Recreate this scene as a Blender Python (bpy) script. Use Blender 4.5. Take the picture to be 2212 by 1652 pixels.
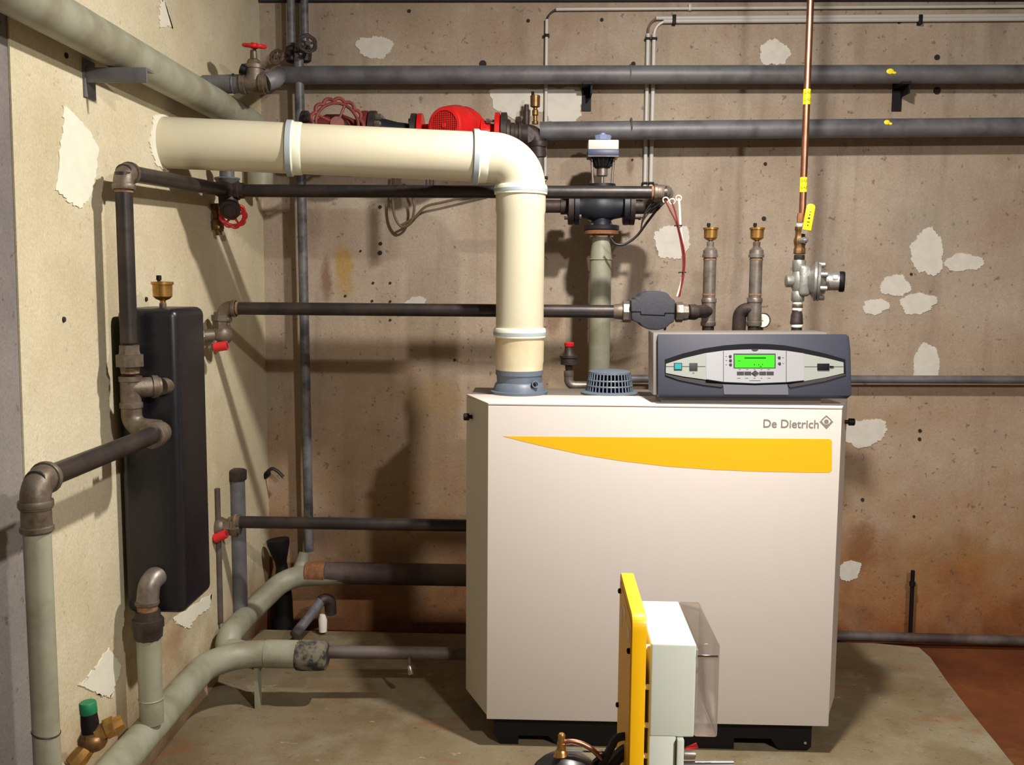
import bpy, bmesh, math, random
from mathutils import Vector as V, Matrix
random.seed(7)
for o in list(bpy.data.objects): bpy.data.objects.remove(o)
sc = bpy.context.scene
C = sc.collection
# ------------------------------------------------------------------ camera
W, H = 2212, 1652
PITCH, YAW, ROLL, F, HC = .106, .0318, .0074, 2096.7, 1.4
_f = V((-math.sin(YAW)*math.cos(PITCH), math.cos(YAW)*math.cos(PITCH), -math.sin(PITCH)))
_r0 = V((math.cos(YAW), math.sin(YAW), 0)); _u0 = _r0.cross(_f)
_r = _r0*math.cos(ROLL)+_u0*math.sin(ROLL); _u = -_r0*math.sin(ROLL)+_u0*math.cos(ROLL)
cd = bpy.data.cameras.new('camera'); cam = bpy.data.objects.new('camera', cd); C.objects.link(cam)
cd.sensor_width = 36; cd.lens = 36*F/W; cd.clip_start = .05
cam.matrix_world = Matrix(((_r.x, _u.x, -_f.x, 0), (_r.y, _u.y, -_f.y, 0), (_r.z, _u.z, -_f.z, HC), (0, 0, 0, 1)))
sc.camera = cam
# ------------------------------------------------------------------ world, lamps, exposure
wd = bpy.data.worlds.new('world'); sc.world = wd; wd.use_nodes = True
wd.node_tree.nodes['Background'].inputs[0].default_value = (.05, .045, .04, 1)
wd.node_tree.nodes['Background'].inputs[1].default_value = .03
def lamp(name, loc, power, col, rad):
    l = bpy.data.lights.new(name, 'POINT'); l.energy = power; l.color = col; l.shadow_soft_size = rad
    o = bpy.data.objects.new(name, l); C.objects.link(o); o.location = loc; return o
def panel(name, loc, power, col, size):
    l = bpy.data.lights.new(name, 'AREA'); l.shape = 'DISK'; l.size = size; l.energy = power; l.color = col
    o = bpy.data.objects.new(name, l); C.objects.link(o); o.location = loc; return o
# two ceiling bulkhead lamps: an all-round globe plus the stronger downward share each
lamp('ceiling_bulb', (.485, 2.24, 2.54), 22, (1, .95, .87), .05)
panel('ceiling_bulb_down', (.485, 2.24, 2.54), 28, (1, .95, .87), .10)
lamp('ceiling_bulb', (1.28, -.09, 2.46), 56, (1, .955, .88), .06)
panel('ceiling_bulb_down', (1.28, -.09, 2.46), 34, (1, .955, .88), .12)
vs = sc.view_settings
vs.view_transform = 'Standard'; vs.look = 'None'; vs.gamma = 1; vs.use_curve_mapping = False; vs.exposure = 1.0
# ------------------------------------------------------------------ unprojection of measured points
CP = V((0, 0, HC))
def U(px, py, X=None, Y=None, Z=None):
    d = _f+_r*((px-W/2)/F)-_u*((py-H/2)/F)
    t = X/d.x if X is not None else Y/d.y if Y is not None else (Z-HC)/d.z
    return CP+d*t
def UP(px, py, p0, n):
    d = _f+_r*((px-W/2)/F)-_u*((py-H/2)/F)
    return CP+d*((p0-CP).dot(n)/d.dot(n))
WY, LX = 3.88, -1.12
X_, Y_, Z_ = V((1, 0, 0)), V((0, 1, 0)), V((0, 0, 1))
# ------------------------------------------------------------------ materials
def lin(c):
    return tuple((x/255/12.92 if x/255 <= .04045 else ((x/255+.055)/1.055)**2.4) for x in c)
def _mat(name):
    m = bpy.data.materials.new(name); m.use_nodes = True
    nt = m.node_tree; return m, nt, nt.nodes, nt.links, nt.nodes['Principled BSDF']
def noise(nt, scale, detail=6, rough=.6, vec=None):
    n = nt.nodes.new('ShaderNodeTexNoise'); n.inputs['Scale'].default_value = scale
    n.inputs['Detail'].default_value = detail; n.inputs['Roughness'].default_value = rough
    if vec is not None: nt.links.new(vec, n.inputs['Vector'])
    return n.outputs[0]
def ramp(nt, src, stops):
    r = nt.nodes.new('ShaderNodeValToRGB'); nt.links.new(src, r.inputs[0])
    e = r.color_ramp.elements
    while len(e) < len(stops): e.new(.5)
    for i, (p, c) in enumerate(stops):
        e[i].position = p; e[i].color = (c, c, c, 1) if isinstance(c, (int, float)) else (*c, 1)
    return r.outputs[0]
def mix(nt, fac, a, b, mode='MIX'):
    m = nt.nodes.new('ShaderNodeMix'); m.data_type = 'RGBA'; m.blend_type = mode
    for s, v in ((m.inputs[0], fac), (m.inputs[6], a), (m.inputs[7], b)):
        if isinstance(v, (int, float)): s.default_value = v
        elif isinstance(v, tuple): s.default_value = (*v, 1)
        else: nt.links.new(v, s)
    return m.outputs[2]
def math_(nt, op, a, b=0.):
    m = nt.nodes.new('ShaderNodeMath'); m.operation = op
    for s, v in ((m.inputs[0], a), (m.inputs[1], b)):
        if isinstance(v, (int, float)): s.default_value = v
        else: nt.links.new(v, s)
    return m.outputs[0]
def coord(nt, scale=(1, 1, 1)):
    t = nt.nodes.new('ShaderNodeTexCoord'); mp = nt.nodes.new('ShaderNodeMapping'); mp.inputs['Scale'].default_value = scale
    nt.links.new(t.outputs['Object'], mp.inputs[0]); return mp.outputs[0]
def bump(nt, bsdf, h, s, d=.004):
    b = nt.nodes.new('ShaderNodeBump'); b.inputs['Strength'].default_value = s; b.inputs['Distance'].default_value = d
    nt.links.new(h, b.inputs['Height']); nt.links.new(b.outputs[0], bsdf.inputs['Normal'])
def simple(name, col, rough=.5, metal=0., var=.0, scale=20, col2=None, bmp=0., spec=None, lo=.42, hi=.62):
    m, nt, N, L, b = _mat(name); c = lin(col)
    b.inputs['Roughness'].default_value = rough; b.inputs['Metallic'].default_value = metal
    if spec is not None: b.inputs['Specular IOR Level'].default_value = spec
    if var or col2:
        v = coord(nt); n = noise(nt, scale, vec=v)
        c2 = lin(col2) if col2 else tuple(x*(1-var) for x in c)
        L.new(mix(nt, ramp(nt, n, [(lo, 0), (hi, 1)]), c, c2), b.inputs['Base Color'])
        if bmp: bump(nt, b, noise(nt, scale*3, vec=v), bmp)
    else: b.inputs['Base Color'].default_value = (*c, 1)
    return m
M = {}
M['black_iron'] = simple('black_iron', (46, 41, 41), .42, .35, scale=14, col2=(62, 53, 49), bmp=.15)
M['cast'] = simple('cast_fitting', (112, 102, 90), .48, .45, scale=30, col2=(92, 76, 62), bmp=.2)
M['cast_dark'] = simple('cast_dark', (66, 54, 50), .55, .3, scale=30, col2=(50, 42, 40), bmp=.25)
M['galv'] = simple('galvanised', (132, 124, 118), .42, .55, scale=25, col2=(112, 98, 86), bmp=.1)
M['rusty'] = simple('rust', (140, 92, 60), .8, .1, var=.35, scale=60)
M['hemp'] = simple('thread_hemp', (146, 108, 78), .85, 0, var=.4, scale=90)
M['wall_pipe'] = simple('slate_painted_pipe', (106, 106, 109), .5, .1, scale=9, col2=(86, 84, 87), bmp=.1)
M['grey_green'] = simple('grey_green_paint', (148, 148, 130), .5, 0, scale=8, col2=(128, 124, 104), bmp=.12)
M['dirty_pipe'] = simple('dirty_pipe', (96, 86, 82), .6, .1, scale=5, col2=(62, 46, 44), bmp=.15)
M['mottled'] = simple('mottled_pipe', (112, 110, 112), .5, .1, scale=18, col2=(74, 72, 78), bmp=.1)
M['corroded'] = simple('corroded_metal', (116, 108, 92), .8, .1, scale=26, col2=(46, 46, 46), bmp=.5, lo=.44, hi=.56)
M['brass'] = simple('brass', (196, 150, 84), .34, .85, var=.3, scale=40)
M['old_brass'] = simple('old_brass', (138, 104, 66), .42, .7, var=.4, scale=40)
M['copper'] = simple('copper', (192, 132, 106), .36, .95, var=.35, scale=12)
M['chrome'] = simple('chrome', (215, 215, 215), .15, 1)
M['alu'] = simple('cast_aluminium', (160, 158, 152), .42, .6, var=.2, scale=50, bmp=.15)
M['red'] = simple('red_enamel', (206, 30, 28), .34, 0, var=.15, scale=30)
M['red_dark'] = simple('dull_red_paint', (132, 52, 44), .55, 0, scale=35, col2=(100, 42, 38), bmp=.1)
M['red_plastic'] = simple('red_plastic', (208, 36, 44), .4)
M['yellow'] = simple('yellow_plastic', (248, 226, 20), .45)
M['green_cap'] = simple('green_cap', (20, 116, 74), .5)
M['white_panel'] = simple('white_enamel', (213, 204, 198), .42, spec=.3)
M['grey_panel'] = simple('grey_sheet', (112, 104, 98), .5)
M['side_panel'] = simple('grey_enamel_side', (204, 196, 188), .45)
M['stripe'] = simple('orange_yellow_print', (252, 186, 20), .42)
M['print_grey'] = simple('grey_print', (134, 128, 122), .5)
M['black_plastic'] = simple('black_plastic', (15, 13, 15), .6, spec=.25)
M['black_gloss'] = simple('black_satin', (20, 18, 22), .35)
M['blue_grey'] = simple('blue_grey_plastic', (46, 48, 61), .55, spec=.25)
M['dark_slot'] = simple('dark_recess', (16, 15, 19), .7, spec=.1)
M['silver'] = simple('silver_plastic', (134, 134, 138), .45, .2, spec=.3)
M['silver2'] = simple('light_grey_plastic', (130, 134, 128), .5, spec=.3)
M['key'] = simple('dark_key', (48, 45, 47), .6, spec=.2)
M['flap'] = simple('mid_grey_flap', (84, 86, 93), .55, spec=.25)
M['panel_case'] = simple('beige_grey_case', (116, 109, 104), .55, spec=.3)
M['pvc'] = simple('ivory_flue_plastic', (203, 196, 172), .38, 0, scale=3, col2=(194, 184, 156), lo=.5, hi=.75)
M['pvc_old'] = simple('flue_plastic_stained', (210, 198, 168), .4, 0, scale=5, col2=(196, 176, 140))
M['seal'] = simple('grey_rubber_seal', (160, 170, 176), .5)
M['seal_white'] = simple('pale_rim', (226, 226, 206), .42)
M['collar'] = simple('slate_collar_plastic', (92, 102, 116), .45)
M['conduit'] = simple('pale_conduit', (190, 186, 180), .42)
M['cable'] = simple('black_cable', (30, 26, 26), .5)
M['cable_brown'] = simple('brown_cable', (104, 84, 66), .6)
M['wire_red'] = simple('red_wire', (120, 36, 38), .5)
M['wire_white'] = simple('white_wire', (226, 214, 204), .45)
M['tape'] = simple('ptfe_tape', (228, 222, 214), .6)
M['foam'] = simple('charcoal_foam_shell', (62, 62, 70), .8, 0, var=.2, scale=150, bmp=.3)
M['jacket'] = simple('black_insulation_jacket', (24, 24, 30), .36, 0, var=.3, scale=60)
M['valve_blue'] = simple('dark_blue_cast', (30, 33, 42), .5, .1, var=.25, scale=40)
M['blue_handle'] = simple('pale_blue_handle', (130, 142, 178), .45)
M['navy'] = simple('navy_plastic', (58, 66, 98), .45)
M['act_white'] = simple('pale_actuator_cap', (202, 202, 198), .42)
M['patch'] = simple('white_filler', (206, 200, 190), .85, 0, var=.08, scale=30)
M['patch_cream'] = simple('cream_filler', (226, 222, 204), .85, 0, var=.06, scale=30)
M['hole'] = simple('dark_hole', (44, 34, 28), .9)
M['box_grey'] = simple('pale_grey_box', (204, 210, 200), .42)
M['yplate'] = simple('yellow_plate', (252, 192, 4), .45)
M['ywhite'] = simple('white_marking', (232, 224, 210), .5)
M['glass'] = None
m, nt, N, L, b = _mat('smoked_cover'); b.inputs['Base Color'].default_value = (.42, .36, .33, 1); b.inputs['Roughness'].default_value = .08
b.inputs['Transmission Weight'].default_value = .85; b.inputs['IOR'].default_value = 1.15; b.inputs['Alpha'].default_value = .62
M['glass'] = m
def emit(name, col, s, base):
    m, nt, N, L, b = _mat(name); c = (*lin(col), 1); b.inputs['Base Color'].default_value = (*lin(base), 1); b.inputs['Specular IOR Level'].default_value = .15
    b.inputs['Emission Color'].default_value = c; b.inputs['Emission Strength'].default_value = s; return m
M['lcd'] = emit('green_backlit_display', (70, 240, 8), .42, (20, 90, 6))
M['lcd_ink'] = simple('display_ink', (6, 46, 5), .8, spec=.05)
M['teal'] = emit('teal_lit_switch', (40, 200, 200), .25, (10, 90, 90))
M['gauge_face'] = simple('gauge_face', (226, 224, 210), .5)

def concrete(name, base, dark, pale, rust_z=None, side=False, axis_scale=(1, 1, 1), spots=.55, rough=.9, stains=(), streak=True, damp=0):
    m, nt, N, L, b = _mat(name); b.inputs['Roughness'].default_value = rough; b.inputs['Specular IOR Level'].default_value = .2
    v = coord(nt, axis_scale)
    c = mix(nt, ramp(nt, noise(nt, 1.7, 8, .62, v), [(.38, 0), (.66, 1)]), lin(base), lin(dark))
    c = mix(nt, math_(nt, 'MULTIPLY', ramp(nt, noise(nt, 4.3, 6, .6, v), [(.5, 0), (.75, 1)]), .6), c, lin(pale))
    if streak:
        vs_ = coord(nt, (5, 5, .5))
        c = mix(nt, math_(nt, 'MULTIPLY', ramp(nt, noise(nt, 2.0, 4, .6, vs_), [(.52, 0), (.74, 1)]), .38), c, lin(tuple(x*.66 for x in dark)))
    if rust_z:
        t = nt.nodes.new('ShaderNodeTexCoord'); sp = nt.nodes.new('ShaderNodeSeparateXYZ'); L.new(t.outputs['Object'], sp.inputs[0])
        z = math_(nt, 'ADD', sp.outputs[2], math_(nt, 'MULTIPLY', math_(nt, 'SUBTRACT', noise(nt, 2.2, 6, .6, v), .5), 1.3))
        z = math_(nt, 'MULTIPLY', math_(nt, 'SUBTRACT', rust_z, z), 1.9)
        r1 = ramp(nt, z, [(0, 0), (1, 1)])
        if damp:
            zd = math_(nt, 'ADD', sp.outputs[2], math_(nt, 'MULTIPLY', math_(nt, 'SUBTRACT', noise(nt, 1.6, 5, .6, v), .5), .8))
            c = mix(nt, math_(nt, 'MULTIPLY', ramp(nt, math_(nt, 'SUBTRACT', damp, zd), [(0, 0), (.9, 1)]), math_(nt, 'ADD', .3, math_(nt, 'MULTIPLY', ramp(nt, noise(nt, 5, 7, .65, v), [(.35, 0), (.65, 1)]), .5))), c, lin((162, 126, 86)))
        rc = mix(nt, ramp(nt, noise(nt, 3.1, 6, .65, v), [(.4, 0), (.62, 1)]), lin((146, 92, 48)), lin((106, 58, 36)))
        ochre = mix(nt, ramp(nt, noise(nt, 1.3, 5, .6, v), [(.45, 0), (.68, 1)]), c, lin((150, 116, 58)))
        c = mix(nt, ramp(nt, z, [(-.0, .0), (.35, .5)]), c, ochre)
        c = mix(nt, math_(nt, 'MULTIPLY', r1, .95), c, rc)
    if spots:
        sp2 = ramp(nt, noise(nt, 46, 3, .5, v), [(.66, 0), (.72, 1)])
        c = mix(nt, math_(nt, 'MULTIPLY', sp2, spots), c, lin((84, 66, 50)))
    for (sx_, sz_, w_, h_, col_, k_) in stains:
        t2 = nt.nodes.new('ShaderNodeTexCoord'); mp = nt.nodes.new('ShaderNodeMapping'); L.new(t2.outputs['Object'], mp.inputs[0])
        mp.inputs['Scale'].default_value = (1/w_, 0, 1/h_); mp.inputs['Location'].default_value = (-sx_/w_, 0, -sz_/h_)
        ln = nt.nodes.new('ShaderNodeVectorMath'); ln.operation = 'LENGTH'; L.new(mp.outputs[0], ln.inputs[0])
        dd = math_(nt, 'ADD', ln.outputs['Value'], math_(nt, 'MULTIPLY', math_(nt, 'SUBTRACT', noise(nt, 14, 6, .65, v), .5), 1.6))
        c = mix(nt, math_(nt, 'MULTIPLY', ramp(nt, dd, [(.45, 1), (1.0, 0)]), k_), c, lin(col_))
    g = ramp(nt, noise(nt, 180, 3, .6, v), [(.3, .84), (.7, 1.1)])
    c = mix(nt, .8, c, g, 'MULTIPLY')
    L.new(c, b.inputs['Base Color'])
    bump(nt, b, noise(nt, 60, 6, .7, v), .35, .006)
    return m
def _st(px, py, rx, ry, col, k):
    p = U(px, py, Y=WY); return (p.x, p.z, rx/540, ry/540, col, k)
STAINS = [_st(742, 580, 26, 70, (166, 132, 62), .75), _st(704, 600, 16, 70, (116, 78, 54), .7), _st(1192, 690, 26, 40, (118, 84, 60), .6),
          _st(660, 480, 40, 60, (128, 104, 84), .5), _st(1362, 358, 10, 26, (112, 90, 72), .6), _st(940, 860, 70, 60, (168, 138, 92), .5),
          _st(1860, 1180, 40, 70, (118, 74, 44), .6), _st(2000, 480, 90, 120, (150, 142, 128), .5), _st(1425, 530, 12, 30, (96, 88, 80), .6)]
M['wall_back'] = concrete('stained_concrete', (174, 159, 142), (152, 133, 115), (186, 173, 158), rust_z=.4, stains=STAINS, damp=1.35)
M['wall_left'] = concrete('cream_render', (208, 198, 170), (190, 177, 146), (218, 209, 184), rust_z=.36, spots=.22, streak=False)
M['dim_wall'] = concrete('dim_concrete', (100, 92, 84), (84, 76, 70), (112, 104, 94))
M['column'] = concrete('grey_concrete', (132, 126, 122), (104, 98, 98), (150, 144, 134))
M['plinth'] = concrete('worn_plinth_paint', (134, 122, 97), (104, 86, 62), (152, 147, 126), rough=.75, streak=False)
M['rust_floor'] = concrete('rusty_floor', (118, 66, 34), (78, 40, 24), (140, 92, 50), rough=.7, streak=False)
M['ceiling'] = concrete('dark_ceiling', (84, 78, 74), (64, 60, 60), (96, 90, 84))
M['beam'] = simple('dark_soffit', (46, 42, 50), .8, 0, var=.3, scale=10)
# flaking / flecks on plinth
def flecks(m):
    nt = m.node_tree; b = nt.nodes['Principled BSDF']; src = b.inputs['Base Color'].links[0].from_socket
    v = coord(nt, (1, 2.2, 1))
    f1 = ramp(nt, noise(nt, 9, 5, .7, v), [(.66, 0), (.69, 1)])
    c = mix(nt, math_(nt, 'MULTIPLY', f1, .7), src, lin((176, 160, 126)))
    f2 = ramp(nt, noise(nt, 3.4, 6, .7, v), [(.57, 0), (.7, 1)])
    c = mix(nt, math_(nt, 'MULTIPLY', f2, .75), c, lin((132, 80, 40)))
    nt.links.new(c, b.inputs['Base Color'])
flecks(M['plinth'])
# ------------------------------------------------------------------ mesh builder
def frame(d):
    d = d.normalized(); a = Z_ if abs(d.z) < .9 else X_
    u = d.cross(a).normalized(); return u, u.cross(d).normalized()
def fil(pts, r, n=7):
    pts = [V(p) for p in pts]; out = [pts[0]]
    for i in range(1, len(pts)-1):
        a, b, c = pts[i-1], pts[i], pts[i+1]
        d1, d2 = (a-b), (c-b); l1, l2 = d1.length, d2.length; d1.normalize(); d2.normalize()
        ang = d1.angle(d2)
        if ang > 3.1: out.append(b); continue
        rr = r[i-1] if isinstance(r, (list, tuple)) else r
        t = min(rr/math.tan(ang/2), l1*.49 if i > 1 else l1*.98, l2*.49 if i < len(pts)-2 else l2*.98)
        rad = t*math.tan(ang/2); cen = b+(d1+d2).normalized()*(rad/math.sin(ang/2))
        p, q = b+d1*t-cen, b+d2*t-cen; th = p.angle(q)
        for k in range(n+1):
            s = k/n; w = (math.sin((1-s)*th)*p+math.sin(s*th)*q)/math.sin(th) if th > 1e-4 else p
            out.append(cen+w)
    out.append(pts[-1]); return out
class MB:
    def __init__(s): s.v = []; s.f = []
    def add(s, v, f):
        o = len(s.v); s.v += [V(x) for x in v]; s.f += [tuple(i+o for i in q) for q in f]; return s
    def tube(s, path, r, n=18, cap=True):
        path = [V(p) for p in path]; k = len(path); rs = r if isinstance(r, (list, tuple)) else [r]*k
        tg = []
        for i in range(k):
            a = path[max(i-1, 0)]; c = path[min(i+1, k-1)]; tg.append((c-a).normalized())
        u, w = frame(tg[0]); vs = []
        for i in range(k):
            if i:
                ax = tg[i-1].cross(tg[i])
                if ax.length > 1e-6:
                    q = Matrix.Rotation(tg[i-1].angle(tg[i]), 3, ax.normalized()); u = q@u; w = q@w
            for j in range(n):
                a = 2*math.pi*j/n; vs.append(path[i]+(u*math.cos(a)+w*math.sin(a))*rs[i])
        fs = [(i*n+j, i*n+(j+1) % n, (i+1)*n+(j+1) % n, (i+1)*n+j) for i in range(k-1) for j in range(n)]
        if cap: fs += [tuple(range(n))[::-1], tuple((k-1)*n+j for j in range(n))]
        return s.add(vs, fs)
    def lathe(s, p, d, prof, n=24, ph=0.):
        p = V(p); d = V(d).normalized(); u, w = frame(d); vs = []
        for t, r in prof:
            for j in range(n):
                a = 2*math.pi*j/n+ph; vs.append(p+d*t+(u*math.cos(a)+w*math.sin(a))*max(r, 1e-5))
        k = len(prof)
        fs = [(i*n+j, i*n+(j+1) % n, (i+1)*n+(j+1) % n, (i+1)*n+j) for i in range(k-1) for j in range(n)]
        fs += [tuple(range(n))[::-1], tuple((k-1)*n+j for j in range(n))]
        return s.add(vs, fs)
    def torus(s, c, ax, R, r, n=36, m=10, a0=0, a1=2*math.pi):
        c = V(c); u, w = frame(V(ax)); full = a1-a0 > 6.28; k = n if full else n+1
        vs = []
        for i in range(k):
            a = a0+(a1-a0)*i/n; e = u*math.cos(a)+w*math.sin(a)
            for j in range(m):
                b = 2*math.pi*j/m; vs.append(c+e*(R+r*math.cos(b))+V(ax).normalized()*r*math.sin(b))
        fs = [(i*m+j, i*m+(j+1) % m, ((i+1) % k)*m+(j+1) % m, ((i+1) % k)*m+j) for i in range(n) for j in range(m)]
        return s.add(vs, fs)
    def loop(s, pts, r, m=8):
        pts = [V(p) for p in pts]; k = len(pts); vs = []; cen = sum(pts, V())/k
        nrm = sum(((pts[i]-cen).cross(pts[(i+1) % k]-cen) for i in range(k)), V()).normalized()
        for i in range(k):
            t = (pts[(i+1) % k]-pts[i-1]).normalized(); e = t.cross(nrm).normalized()
            for j in range(m):
                b = 2*math.pi*j/m; vs.append(pts[i]+(e*math.cos(b)+nrm*math.sin(b))*r)
        fs = [(i*m+j, i*m+(j+1) % m, ((i+1) % k)*m+(j+1) % m, ((i+1) % k)*m+j) for i in range(k) for j in range(m)]
        return s.add(vs, fs)
    def bm(s, b):
        b.verts.index_update(); s.add([v.co.copy() for v in b.verts], [tuple(v.index for v in f.verts) for f in b.faces]); b.free(); return s
    def box(s, lo, hi, bev=0, seg=2, rot=None, piv=None):
        lo, hi = V(lo), V(hi); b = bmesh.new(); bmesh.ops.create_cube(b, size=1)
        for v in b.verts: v.co = V((lo.x+(v.co.x+.5)*(hi.x-lo.x), lo.y+(v.co.y+.5)*(hi.y-lo.y), lo.z+(v.co.z+.5)*(hi.z-lo.z)))
        if bev: bmesh.ops.bevel(b, geom=list(b.edges), offset=bev, segments=seg, affect='EDGES', profile=.5)
        if rot:
            pv = piv if piv is not None else (lo+hi)/2
            for v in b.verts: v.co = pv+rot@(v.co-pv)
        return s.bm(b)
    def prism(s, poly, vec, bev=0):
        poly = [V(p) for p in poly]; vec = V(vec); n = len(poly)
        fs = [tuple(range(n)), tuple(range(n, 2*n))[::-1]]+[(i, n+i, n+(i+1) % n, (i+1) % n) for i in range(n)]
        if not bev: return s.add(poly+[p+vec for p in poly], fs)
        b = bmesh.new(); vs = [b.verts.new(p) for p in poly+[p+vec for p in poly]]
        for f in fs: b.faces.new([vs[i] for i in f])
        bmesh.ops.recalc_face_normals(b, faces=b.faces)
        bmesh.ops.bevel(b, geom=list(b.edges), offset=bev, segments=2, affect='EDGES', profile=.5)
        return s.bm(b)
    def ball(s, c, r, n=16, sq=(1, 1, 1)):
        vs = []; k = n//2
        for i in range(k+1):
            t = math.pi*i/k
            for j in range(n):
                a = 2*math.pi*j/n; vs.append(V(c)+V((r*sq[0]*math.sin(t)*math.cos(a), r*sq[1]*math.sin(t)*math.sin(a), r*sq[2]*math.cos(t))))
        fs = [(i*n+j, (i+1)*n+j, (i+1)*n+(j+1) % n, i*n+(j+1) % n) for i in range(k) for j in range(n)]
        return s.add(vs, fs)
    def mesh(s, name, mat):
        me = bpy.data.meshes.new(name); me.from_pydata([tuple(v) for v in s.v], [], s.f)
        b = bmesh.new(); b.from_mesh(me); bmesh.ops.remove_doubles(b, verts=b.verts, dist=2e-6)
        bmesh.ops.recalc_face_normals(b, faces=b.faces); b.to_mesh(me); b.free()
        me.polygons.foreach_set('use_smooth', [True]*len(me.polygons)); me.set_sharp_from_angle(angle=math.radians(38))
        if mat: me.materials.append(M[mat] if isinstance(mat, str) else mat)
        me.update(); return me
class T:
    """a thing: an Empty at its base that parents its parts"""
    def __init__(s, name, label, cat, group=None):
        s.o = bpy.data.objects.new(name, None); C.objects.link(s.o); s.o.empty_display_size = .05
        s.o['label'] = label; s.o['category'] = cat; s.parts = []
        if group: s.o['group'] = group
    def p(s, name, mb, mat, parent=None, label=None):
        o = bpy.data.objects.new(name, mb.mesh(name, mat)); C.objects.link(o); o.parent = parent or s.o
        if label: o['label'] = label
        s.parts.append(o); return o
    def done(s):
        vs = [v.co for o in s.parts for v in o.data.vertices]
        lo = V([min(v[i] for v in vs) for i in range(3)]); hi = V([max(v[i] for v in vs) for i in range(3)])
        base = V(((lo.x+hi.x)/2, (lo.y+hi.y)/2, lo.z))
        for o in s.parts: o.data.transform(Matrix.Translation(-base))
        s.o.location = base; return s.o
def one(name, label, cat, mb, mat, group=None):
    o = bpy.data.objects.new(name, mb.mesh(name, mat)); C.objects.link(o); o['label'] = label; o['category'] = cat
    if group: o['group'] = group
    vs = [v.co for v in o.data.vertices]
    lo = V([min(v[i] for v in vs) for i in range(3)]); hi = V([max(v[i] for v in vs) for i in range(3)])
    base = V(((lo.x+hi.x)/2, (lo.y+hi.y)/2, lo.z)); o.data.transform(Matrix.Translation(-base)); o.location = base; return o
def struct(name, mb, mat, parent=None, label=None):
    o = bpy.data.objects.new(name, mb.mesh(name, mat)); C.objects.link(o)
    if parent: o.parent = parent
    else: o['kind'] = 'structure'
    if label: o['label'] = label
    return o
def text_mb(txt, org, ux, uz, size, thick, bold=0.):
    cu = bpy.data.curves.new('t', 'FONT'); cu.body = txt; cu.size = size; cu.extrude = thick; cu.offset = bold
    o = bpy.data.objects.new('t', cu); C.objects.link(o); dg = bpy.context.evaluated_depsgraph_get()
    me = bpy.data.meshes.new_from_object(o.evaluated_get(dg)); n = ux.cross(uz)
    mb = MB(); xs = [v.co.x for v in me.vertices]
    mb.add([org+ux*v.co.x+uz*v.co.y+n*v.co.z for v in me.vertices], [tuple(p.vertices) for p in me.polygons])
    bpy.data.objects.remove(o); bpy.data.curves.remove(cu); bpy.data.meshes.remove(me)
    return mb, (min(xs), max(xs))
def collar(mb, p, d, r, w=.012, k=1.22): mb.lathe(p, d, [(0, r), (0, r*k*.97), (w*.2, r*k), (w*.8, r*k), (w, r*k*.97), (w, r)], 20)
def elbow_mb(a, c, b, r, leg=.05, bend=None):
    """cast elbow fitting around corner c between directions to a and b"""
    mb = MB(); d1 = (V(a)-V(c)).normalized(); d2 = (V(b)-V(c)).normalized()
    mb.tube(fil([V(c)+d1*leg, V(c), V(c)+d2*leg], bend or leg*.72, 9), r*1.2, 18)
    collar(mb, V(c)+d1*leg, -d1, r, .013, 1.38); collar(mb, V(c)+d2*leg, -d2, r, .013, 1.38); return mb
def handwheel(c, ax, R, r, spokes=4, scal=0, hub=.3):
    mb = MB(); c = V(c); ax = V(ax).normalized(); u, w = frame(ax)
    if scal:
        pts = []
        n = scal*8
        for i in range(n):
            a = 2*math.pi*i/n; rr = R+R*.12*abs(math.sin(scal*a/2)); pts.append(c+(u*math.cos(a)+w*math.sin(a))*rr)
        mb.loop(pts, r); mb.torus(c, ax, R*.9, r*.9, 40, 8)
    else: mb.torus(c, ax, R, r, 32, 10)
    for i in range(spokes):
        a = 2*math.pi*i/spokes+.4; mb.tube([c, c+(u*math.cos(a)+w*math.sin(a))*R*.95], r*.8, 8)
    mb.lathe(c-ax*r*1.6, ax, [(0, R*hub*.7), (0, R*hub), (r*3.2, R*hub), (r*3.2, R*hub*.5)], 14)
    return mb
# ================================================================== SETTING
def poly_wall(name, pts, vec, mat): return struct(name, MB().prism(pts, vec), mat)
wall_back = struct('wall_back', MB().box((-1.4, WY, -.3), (2.75, WY+.12, 2.62)), 'wall_back')
wy = 2.03
a0, a1 = U(28, 85, X=LX).y, U(70, 1640, X=LX).y
wall_left = struct('wall_left', MB().prism([(LX, a1, -.3), (LX, WY, -.3), (LX, WY, 2.62), (LX, a0, 2.62)], (-.004, 0, 0)), 'wall_left')
struct('wall_left_column', MB().box((LX-.2, -2.6, -.3), (LX-.0045, WY, 2.62)), 'column')
struct('wall_right', MB().box((2.75, -2.6, -.3), (2.87, WY, 2.62)), 'dim_wall')
struct('wall_front', MB().box((-1.4, -2.72, -.3), (2.87, -2.6, 2.62)), 'dim_wall')
struct('ceiling', MB().box((-1.4, -2.72, 2.62), (2.87, WY+.12, 2.74)), 'ceiling')
floor = struct('floor', MB().box((-1.4, -2.72, -.36), (2.87, WY, -.055)), 'rust_floor')
struct('trim_1', MB().box((-1.11, WY-.022, 2.462), (2.74, WY-.001, 2.619)), 'beam')
# raised plinth
pl = [U(1985, 1398, Z=0), U(2010, 1420, Z=0), U(2045, 1470, Z=0), U(2095, 1535, Z=0), U(2150, 1602, Z=0), U(2180, 1640, Z=0)]
poly = [V((LX+.002, 3.72, 0)), V((1.30, 3.70, 0))]+pl+[V((1.36, 2.0, 0)), V((1.37, -.5, 0)), V((LX+.002, -.5, 0))]
one('concrete_plinth', 'low worn grey-olive concrete plinth under the white boiler', 'plinth', MB().prism(poly, (0, 0, -.0545)), 'plinth')

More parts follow.
